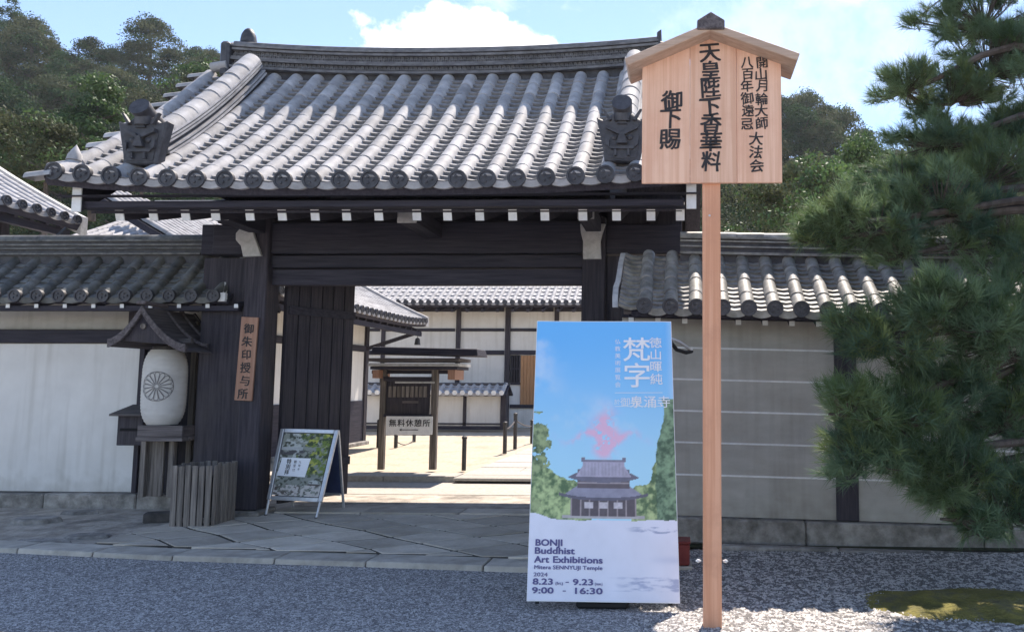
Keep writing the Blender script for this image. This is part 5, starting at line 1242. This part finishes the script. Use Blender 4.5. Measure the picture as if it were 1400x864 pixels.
# ================================================================ ROOFS BEHIND THE LEFT WALL
lb = thing('storehouse', (-11.3, 11.0, 0), 'neighbouring building far left with a bright steep tiled roof above the wall', 'building')
yF2 = 12.3; exl = X(112, yF2, 308); zel = Z(306, yF2, 112)
RA = Roof((exl, 9.9, zel), (0, 1, 0), (-1, 0, 0), 2.6, 1.55, .15)
na_ = 9; spa = (yF2 - 9.9) / na_
ra_ = RA.dress(lb, [spa * (i + .5) for i in range(na_)], spa, .07, .3, .14, tile, singles=True, thick=.12)
B('wall', plaster, lb, exl - 5, exl - .9, 10.2, yF2 - .5, 0, zel + .4, 0)
B('post', wv, lb, exl - .95, exl - .8, yF2 - .62, yF2 - .48, 0, zel + .35, 0); B('eave_beam', wd, lb, exl - .25, exl - .15, 9.95, yF2 - .05, zel - .24, zel - .12, 0)
for i in range(8): MB().beam((exl - .1, 10.0 + i * .29, zel - .1), (exl - .95, 10.0 + i * .29, zel + .25), .07, .08).build('rafter', wd, lb)
mb = MB()
def prv2(i):
    v = i / 9; q = RA.p(yF2 - 9.9, v); return [q + Vector((0, -.02, -.2)), q + Vector((0, .12, -.2)), q + Vector((0, .12, .12)), q + Vector((0, -.02, .12))]
strip(mb, None, prv2, 10); mb.build('verge_board', greyw, lb)
MB().tube([P(72, 332, 10.5), P(78, 322, 10.5), P(90, 312, 10.6)], .02, 6).build('gutter_hook', iron, lb)
# lower roof facing the lane, with a hip ridge
lb2 = thing('outbuilding', (-9.2, 15.5, 0), 'outbuilding behind the left wall with sunlit grey tiled roof and hip ridge', 'building')
OD = 13.6; zoe = Z(331, OD, 200); xo0, xo1 = X(84, OD, 330), X(318, OD, 330)
RO = Roof((0, OD, zoe), (1, 0, 0), (0, 1, 0), 2.4, 1.15, .15)
no_ = int((xo1 - xo0) / .25); RO.dress(lb2, [xo0 + i * .25 for i in range(no_)], .25, .065, .3, .14, tile, singles=True, thick=.1)
B('wall', plaster, lb2, xo0 + .3, xo1 - .5, OD + .7, OD + 3.4, 0, zoe + .3, 0); 
B('ridge', tile, lb2, xo0, xo1 - .3, OD + 2.3, OD + 2.55, zoe + 1.1, zoe + 1.35, .04)
RO2 = Roof((0, 0, 0), (-1, 0, 0), (0, -1, 0), 2.4, 1.15, .15); RO2.O = Vector((xo0 + (no_ - 1) * .25, OD + 4.85, zoe))
RO2.dress(lb2, [i * .25 for i in range(no_)], .25, .065, .3, .3, tile, singles=False, seg=5, discs=False, pans=False, eave_pan=False, roof_name='rear_roof')
hp = [P(238, 322, OD - .1), P(214, 304, OD + .5), P(184, 280, OD + 1.3)]
for k in range(6):
    a = hp[0].lerp(hp[2], k / 6) + Vector((0, 0, .02 * k * (5 - k) * -.3)); b = hp[0].lerp(hp[2], (k + .95) / 6); MB().tube([a, b], [.10, .09], 10).build('hip_tile', tile, lb2, smooth=True)

# ================================================================ HILL AND TREES
def sky_py(px):
    xs = [-900, -300, -60, 33, 110, 200, 290, 420, 600, 800, 900, 1000, 1070, 1110, 1160, 1200, 1400, 1700, 2300]; ys = [60, 10, 18, 30, 36, 36, 44, 80, 120, 120, 112, 110, 132, 130, 160, 182, 225, 260, 300]
    return float(np.interp(px, xs, ys))
D0, D1 = 44.0, 96.0
def hill_top(px, D):
    t = (D - D0) / (D1 - D0); s_ = sky_py(px); low = 268 if px < 600 else 330
    return Z(low + (s_ - low) * t ** .8, D, px)
TH = 8.0
pxg = np.linspace(-900, 2300, 50); dg_ = [30, 36] + list(np.linspace(D0, D1, 9)) + [110, 140]
V = []
for px in pxg:
    for D in dg_:
        q = P(px, 400, D); Dd = min(max(D, D0), D1); z = hill_top(px, Dd) - TH
        if D < D0: z = z * (D - 30) / (D0 - 30) if D > 30 else -.1
        if D > D1: z = z - (D - D1) * .12
        V.append((q.x, D, max(z, -.1)))
tag(grid_obj('hillside', np.array(V), len(pxg), len(dg_), hill_m), kind='structure')

def crown_mesh(name, mats, H, W, nclump, nleaf, leaf, seed, conical=False):
    g = np.random.default_rng(seed); cl = []
    for i in range(nclump):
        h = g.random() ** (1.3 if conical else .8); th = g.random() * 6.283
        env = (1 - h) ** .8 + .08 if conical else math.sqrt(max(.03, 1 - (2 * (h - .42)) ** 2)) if h < .92 else .35
        rr = W / 2 * env * math.sqrt(g.random()) * .85; cl.append((rr * math.cos(th), rr * math.sin(th), H * (.25 + .75 * h), W * g.uniform(.11, .2)))
    cl = np.array(cl); k = g.integers(0, nclump, nleaf); c = cl[k]
    d = g.normal(size=(nleaf, 3)); d /= np.linalg.norm(d, axis=1)[:, None]; d[:, 2] = np.abs(d[:, 2]) * .9 - .25
    p = c[:, :3] + d * (c[:, 3] * g.uniform(.55, 1.12, nleaf))[:, None]
    n = d + g.normal(size=(nleaf, 3)) * .5; n /= np.linalg.norm(n, axis=1)[:, None]
    a = np.cross(n, g.normal(size=(nleaf, 3))); a /= np.linalg.norm(a, axis=1)[:, None]; b = np.cross(n, a); s = leaf * g.uniform(.6, 1.4, nleaf)
    a *= s[:, None]; b *= (s * .62)[:, None]
    V = np.stack([p - a * .5, p + b * .5, p + a * .5 + n * s[:, None] * .12, p - b * .5], 1)
    F = np.arange(nleaf * 4).reshape(-1, 4)
    me = bpy.data.meshes.new(name); me.from_pydata(V.reshape(-1, 3).tolist(), [], F.tolist())
    for m in mats: me.materials.append(m)
    if len(mats) > 1:
        mi = g.random(nclump) < .3; me.polygons.foreach_set('material_index', mi[k].astype(np.int32))
    return me
def trunk_mesh(H, seed):
    g = random.Random(seed); mb = MB(); x = y = 0; pts = [(0, 0, -1.5)]; 
    for i in range(1, 6): x += g.uniform(-.12, .12) * H / 8; y += g.uniform(-.12, .12) * H / 8; pts.append((x, y, H * .8 * i / 5))
    mb.tube(pts, [H * .03 * (1 - .15 * i) for i in range(6)], 7)
    for k in range(5):
        i = g.randint(2, 4); th = g.uniform(0, 6.28); p = Vector(pts[i]); l = H * .22; mb.tube([p, p + Vector((math.cos(th) * l, math.sin(th) * l, l * .6))], [H * .012, H * .004], 5)
    return mesh_of(mb, 'trunk', bark)
variants = [(crown_mesh('crown', [leaf_d, leaf_o], 8, 6.0, 70, 11000, .18, 11), trunk_mesh(8, 1), 'dark broadleaf tree'), (crown_mesh('crown', [leaf_o, leaf_d], 8, 6.4, 74, 11000, .18, 12), trunk_mesh(8, 2), 'olive brown broadleaf tree'),
            (crown_mesh('crown', [leaf_d], 9, 5.4, 64, 10000, .18, 13), trunk_mesh(9, 3), 'dark green tree'), (crown_mesh('crown', [leaf_d], 9.5, 4.2, 64, 9000, .17, 14, True), trunk_mesh(9, 4), 'dark pointed conifer')]
def tree(q, var, sc, rz, lab, group):
    cm_, tm_, _ = variants[var] if isinstance(var, int) else var
    t = thing('forest_tree', q, lab, 'tree', group); 
    for nm, me in (('crown', cm_), ('trunk', tm_)):
        o = bpy.data.objects.new(nm, me); COL.objects.link(o); o.parent = t
        o.rotation_euler = (0, 0, rz); o.scale = (sc * random.uniform(.92, 1.1), sc * random.uniform(.92, 1.1), sc)
rt_ = random.Random(5)
for side, (pa, pb) in (('left', (-230, 470)), ('right', (800, 1560))):
    for row, D in enumerate((47, 55, 63, 72, 81, 91)):
        step = 3.5 * FPX / D * (.9 if row < 5 else .72); where = ('at the foot of', 'low on', 'half way up', 'above the middle of', 'high on', 'on the crest of')[row]; px = pa + rt_.uniform(0, step)
        while px < pb:
            d = D + rt_.uniform(-3.5, 3.5); zt = hill_top(px, max(D0, min(D1, d))); q = P(px, 400, d); q.z = zt - TH
            v = rt_.choices([0, 1, 2, 3], [4, 4, 3, 1.2 if row == 5 else .3])[0]
            hid = 310 < px < 890
            if not (hid and True):
                tree(q, v, rt_.uniform(.75, 1.3), rt_.uniform(0, 6.28), f'{variants[v][2]} {where} the wooded hill at the {side}', f'{variants[v][2]}s {where} the {side} hill')
            px += step * rt_.uniform(.8, 1.2)
# nearer trees on the left
fresh = (crown_mesh('crown', [leaf_g, leaf_d], 6, 4.6, 46, 7000, .17, 31, True), trunk_mesh(6, 7), '')
bushy = (crown_mesh('crown', [leaf_o, leaf_g], 4, 5, 40, 6000, .15, 32), trunk_mesh(4, 8), '')
yel = (crown_mesh('crown', [leaf_y], 3, 3.4, 24, 2600, .15, 33), trunk_mesh(3, 9), '')
def near_tree(px, ptop, D, var, H, sc, lab, name='garden_tree'):
    q = P(px, 400, D); q.z = Z(ptop, D, px) - H * sc; tree(q, var, sc, .7 * px, lab, None); COL.objects
near_tree(118, 112, 30, fresh, 6, .78, 'fresh green pointed tree behind the left end of the gate roof')
near_tree(55, 172, 27, bushy, 4, .85, 'low bushy olive tree at far left behind the gate roof corner')
near_tree(185, 168, 33, yel, 3, .95, 'small yellowish bush beside the left ridge ornament of the gate')
near_tree(-60, 150, 28, bushy, 4, 1.1, 'broad olive tree beyond the far left wall roof')
near_tree(265, 98, 40, bushy, 4, 1.1, 'rounded brownish tree just left of the gate ridge')
near_tree(1120, 225, 26, bushy, 4, .95, 'bushy olive tree between the signpost board and the pine')
near_tree(1180, 200, 29, fresh, 6, .9, 'light green tree half hidden by the pine boughs')
near_tree(1050, 255, 24, bushy, 4, .8, 'rounded olive tree low beside the signpost, over the right wall')

# ================================================================ PINE
pine = thing('pine_tree', (4.3, 6.3, 0), 'large dark pine leaning in from the right with drooping needle boughs', 'tree')
tp = [Vector((4.45, 6.4, -.05)), Vector((4.3, 6.3, .9)), Vector((4.0, 6.3, 1.9)), Vector((4.1, 6.5, 2.9)), Vector((3.9, 7.0, 3.9)), Vector((3.7, 7.5, 4.8)), Vector((3.6, 7.9, 6.0))]
MB().tube(tp, [.2, .175, .15, .13, .11, .09, .05], 12).build('trunk', bark, pine, smooth=True)
# boughs: (px, py, rx, ry in picture pixels, distance, tufts, kind)
pads = [(1345, 25, 120, 42, 7.9, 230, 0), (1350, 90, 105, 48, 7.8, 230, 0), (1240, 118, 46, 24, 7.7, 90, 1), (1300, 135, 70, 26, 7.8, 110, 0), (1275, 190, 80, 30, 7.3, 180, 0), (1370, 185, 50, 34, 7.4, 120, 0), (1345, 240, 85, 44, 6.8, 240, 1), (1235, 255, 78, 42, 6.5, 200, 0), (1285, 275, 80, 45, 6.2, 210, 0),
        (1155, 295, 60, 34, 6.0, 130, 1), (1200, 300, 75, 42, 6.1, 180, 0), (1120, 320, 40, 26, 6.0, 70, 1), (1240, 340, 70, 26, 6.2, 70, 0), (1320, 335, 80, 34, 6.3, 110, 0), (1375, 310, 50, 44, 6.3, 100, 0), (1380, 375, 60, 36, 6.0, 90, 0), (1290, 425, 115, 42, 5.5, 300, 0), (1215, 450, 66, 38, 5.4, 170, 1), (1350, 455, 75, 60, 5.6, 220, 0),
        (1160, 555, 54, 36, 5.3, 150, 1), (1220, 560, 60, 38, 5.4, 140, 1), (1180, 608, 52, 38, 5.3, 120, 0), (1290, 530, 95, 60, 5.7, 260, 0), (1370, 560, 60, 75, 5.8, 200, 0), (1250, 635, 58, 42, 5.5, 130, 0), (1315, 640, 72, 48, 5.5, 170, 0), (1375, 680, 58, 60, 5.6, 180, 0), (1310, 700, 48, 30, 5.5, 70, 0), (1450, 420, 90, 200, 6.0, 200, 0), (1450, 180, 80, 160, 7.3, 180, 0), (1450, 650, 80, 90, 5.9, 120, 0),
        (1330, -60, 170, 60, 8.2, 260, 0), (1250, -130, 130, 60, 8.4, 180, 0), (1480, -120, 130, 90, 8.3, 200, 0), (1500, 20, 90, 90, 8.0, 150, 0)]
gP = np.random.default_rng(77)
def pad_mesh(c, rx, rz_, ry, n, droop):
    pos, dirs = [], []
    m = n
    t = gP.normal(size=(m, 3)); t /= np.linalg.norm(t, axis=1)[:, None]; r = gP.random(m) ** .5
    ncl = max(5, n // 16); cc_ = gP.normal(size=(ncl, 3)); cc_ /= np.linalg.norm(cc_, axis=1)[:, None]; cc_ *= (gP.random(ncl) ** .4)[:, None] * np.array([rx, ry, rz_])
    kc = gP.integers(0, ncl, m); p = cc_[kc] + t * r[:, None] * np.array([.13, .13, .085]) * gP.uniform(.8, 1.5, ncl)[kc][:, None]
    t = t * .5 + cc_[kc] / np.array([rx, ry, rz_]) * .7
    p[:, 2] += -abs(p[:, 0]) * .10
    d = t * np.array([.9, .9, .7]) + np.array([-.35, -.25, .55]) + gP.normal(size=(m, 3)) * .35
    d /= np.linalg.norm(d, axis=1)[:, None]; p = p + np.array(c)
    K = 40; P0 = np.repeat(p, K, 0); Dd = np.repeat(d, K, 0) * .95 + gP.normal(size=(m * K, 3)) * .42; Dd /= np.linalg.norm(Dd, axis=1)[:, None]
    ln = gP.uniform(.085, .15, m * K); off = np.repeat(d, K, 0) * gP.uniform(-.07, .05, m * K)[:, None]
    a = P0 + off; tip = a + Dd * ln[:, None]; tip[:, 2] -= ln * .05
    s = np.cross(Dd, gP.normal(size=(m * K, 3))); s /= np.linalg.norm(s, axis=1)[:, None]; s *= .0026
    V = np.stack([a - s, a + s, tip], 1).reshape(-1, 3); F = np.arange(len(V)).reshape(-1, 3)
    return V, F, p, d, np.repeat(gP.random(m) < np.clip(.28 + t[:, 2] * .45, .05, .8), K)
tw_all = MB()
for px, py, rx, ry, D, n, kd in pads:
    n = int(n * (2.0 if D > 7 else .7 if 305 < py < 380 else 1.4))
    c = P(px, py, D); k = D / FPX
    V, F, p, d, yg = pad_mesh(c, rx * k, ry * k, rx * k * .75, n, 0)
    piv = np.array(c); me = bpy.data.meshes.new('needle_bough'); me.vertices.add(len(V)); me.vertices.foreach_set('co', (V - piv).astype(np.float32).reshape(-1)); me.loops.add(len(F) * 3); me.loops.foreach_set('vertex_index', F.reshape(-1).astype(np.int32)); me.polygons.add(len(F)); me.polygons.foreach_set('loop_start', np.arange(0, len(F) * 3, 3, dtype=np.int32)); me.update(calc_edges=True)
    me.materials.append(needles_m); me.materials.append(needles_y); me.polygons.foreach_set('material_index', (yg | (gP.random(len(yg)) < (.35 if kd else .0))).astype(np.int32))
    link('needle_bough', me, None, pine, Vector(piv))
    # branch from the trunk to the bough and twigs to the tufts
    zt = c.z - .1; j = min(range(len(tp)), key=lambda q: abs(tp[q].z - (c.z + .15))); a = tp[j]; mid = a.lerp(c, .5) + Vector((0, random.uniform(-.1, .1), .12)); end = Vector(c) + Vector((-rx * k * .5, 0, -ry * k * .3))
    br = MB().tube([a, a.lerp(mid, .5) + Vector((random.uniform(-.05, .05), 0, .08)), mid, mid.lerp(Vector(c), .6) + Vector((0, 0, -.05)), Vector(c) + Vector((0, 0, -ry * k * .35)), end], [.045, .04, .034, .026, .018, .008], 7).build('branch', bark, pine, smooth=True)
    tw = MB()
    for q in range(0, n, 2):
        e = Vector(p[q]); s0 = Vector(c).lerp(e, .25) + Vector((0, 0, -ry * k * .3)); tw.tube([s0, s0.lerp(e, .55) + Vector((0, 0, -.02)), e], [.006, .004, .0025], 4, cap=False)
    o = tw.build('twig', bark, br); o['kind'] = 'stuff'

# ================================================================ AIR
hz = bpy.data.materials.new('pale_air'); hz.use_nodes = True; hn = hz.node_tree; hn.nodes.clear()
ho = N(hn, 'ShaderNodeOutputMaterial'); hv = N(hn, 'ShaderNodeVolumePrincipled'); setin(hv, Density=.0003, Anisotropy=.3); hv.inputs['Color'].default_value = (.86, .92, 1, 1); hn.links.new(hv.outputs[0], ho.inputs['Volume'])
tag(MB().box(-320, 320, -220, 420, -1.2, 60).build('haze', hz), kind='stuff')
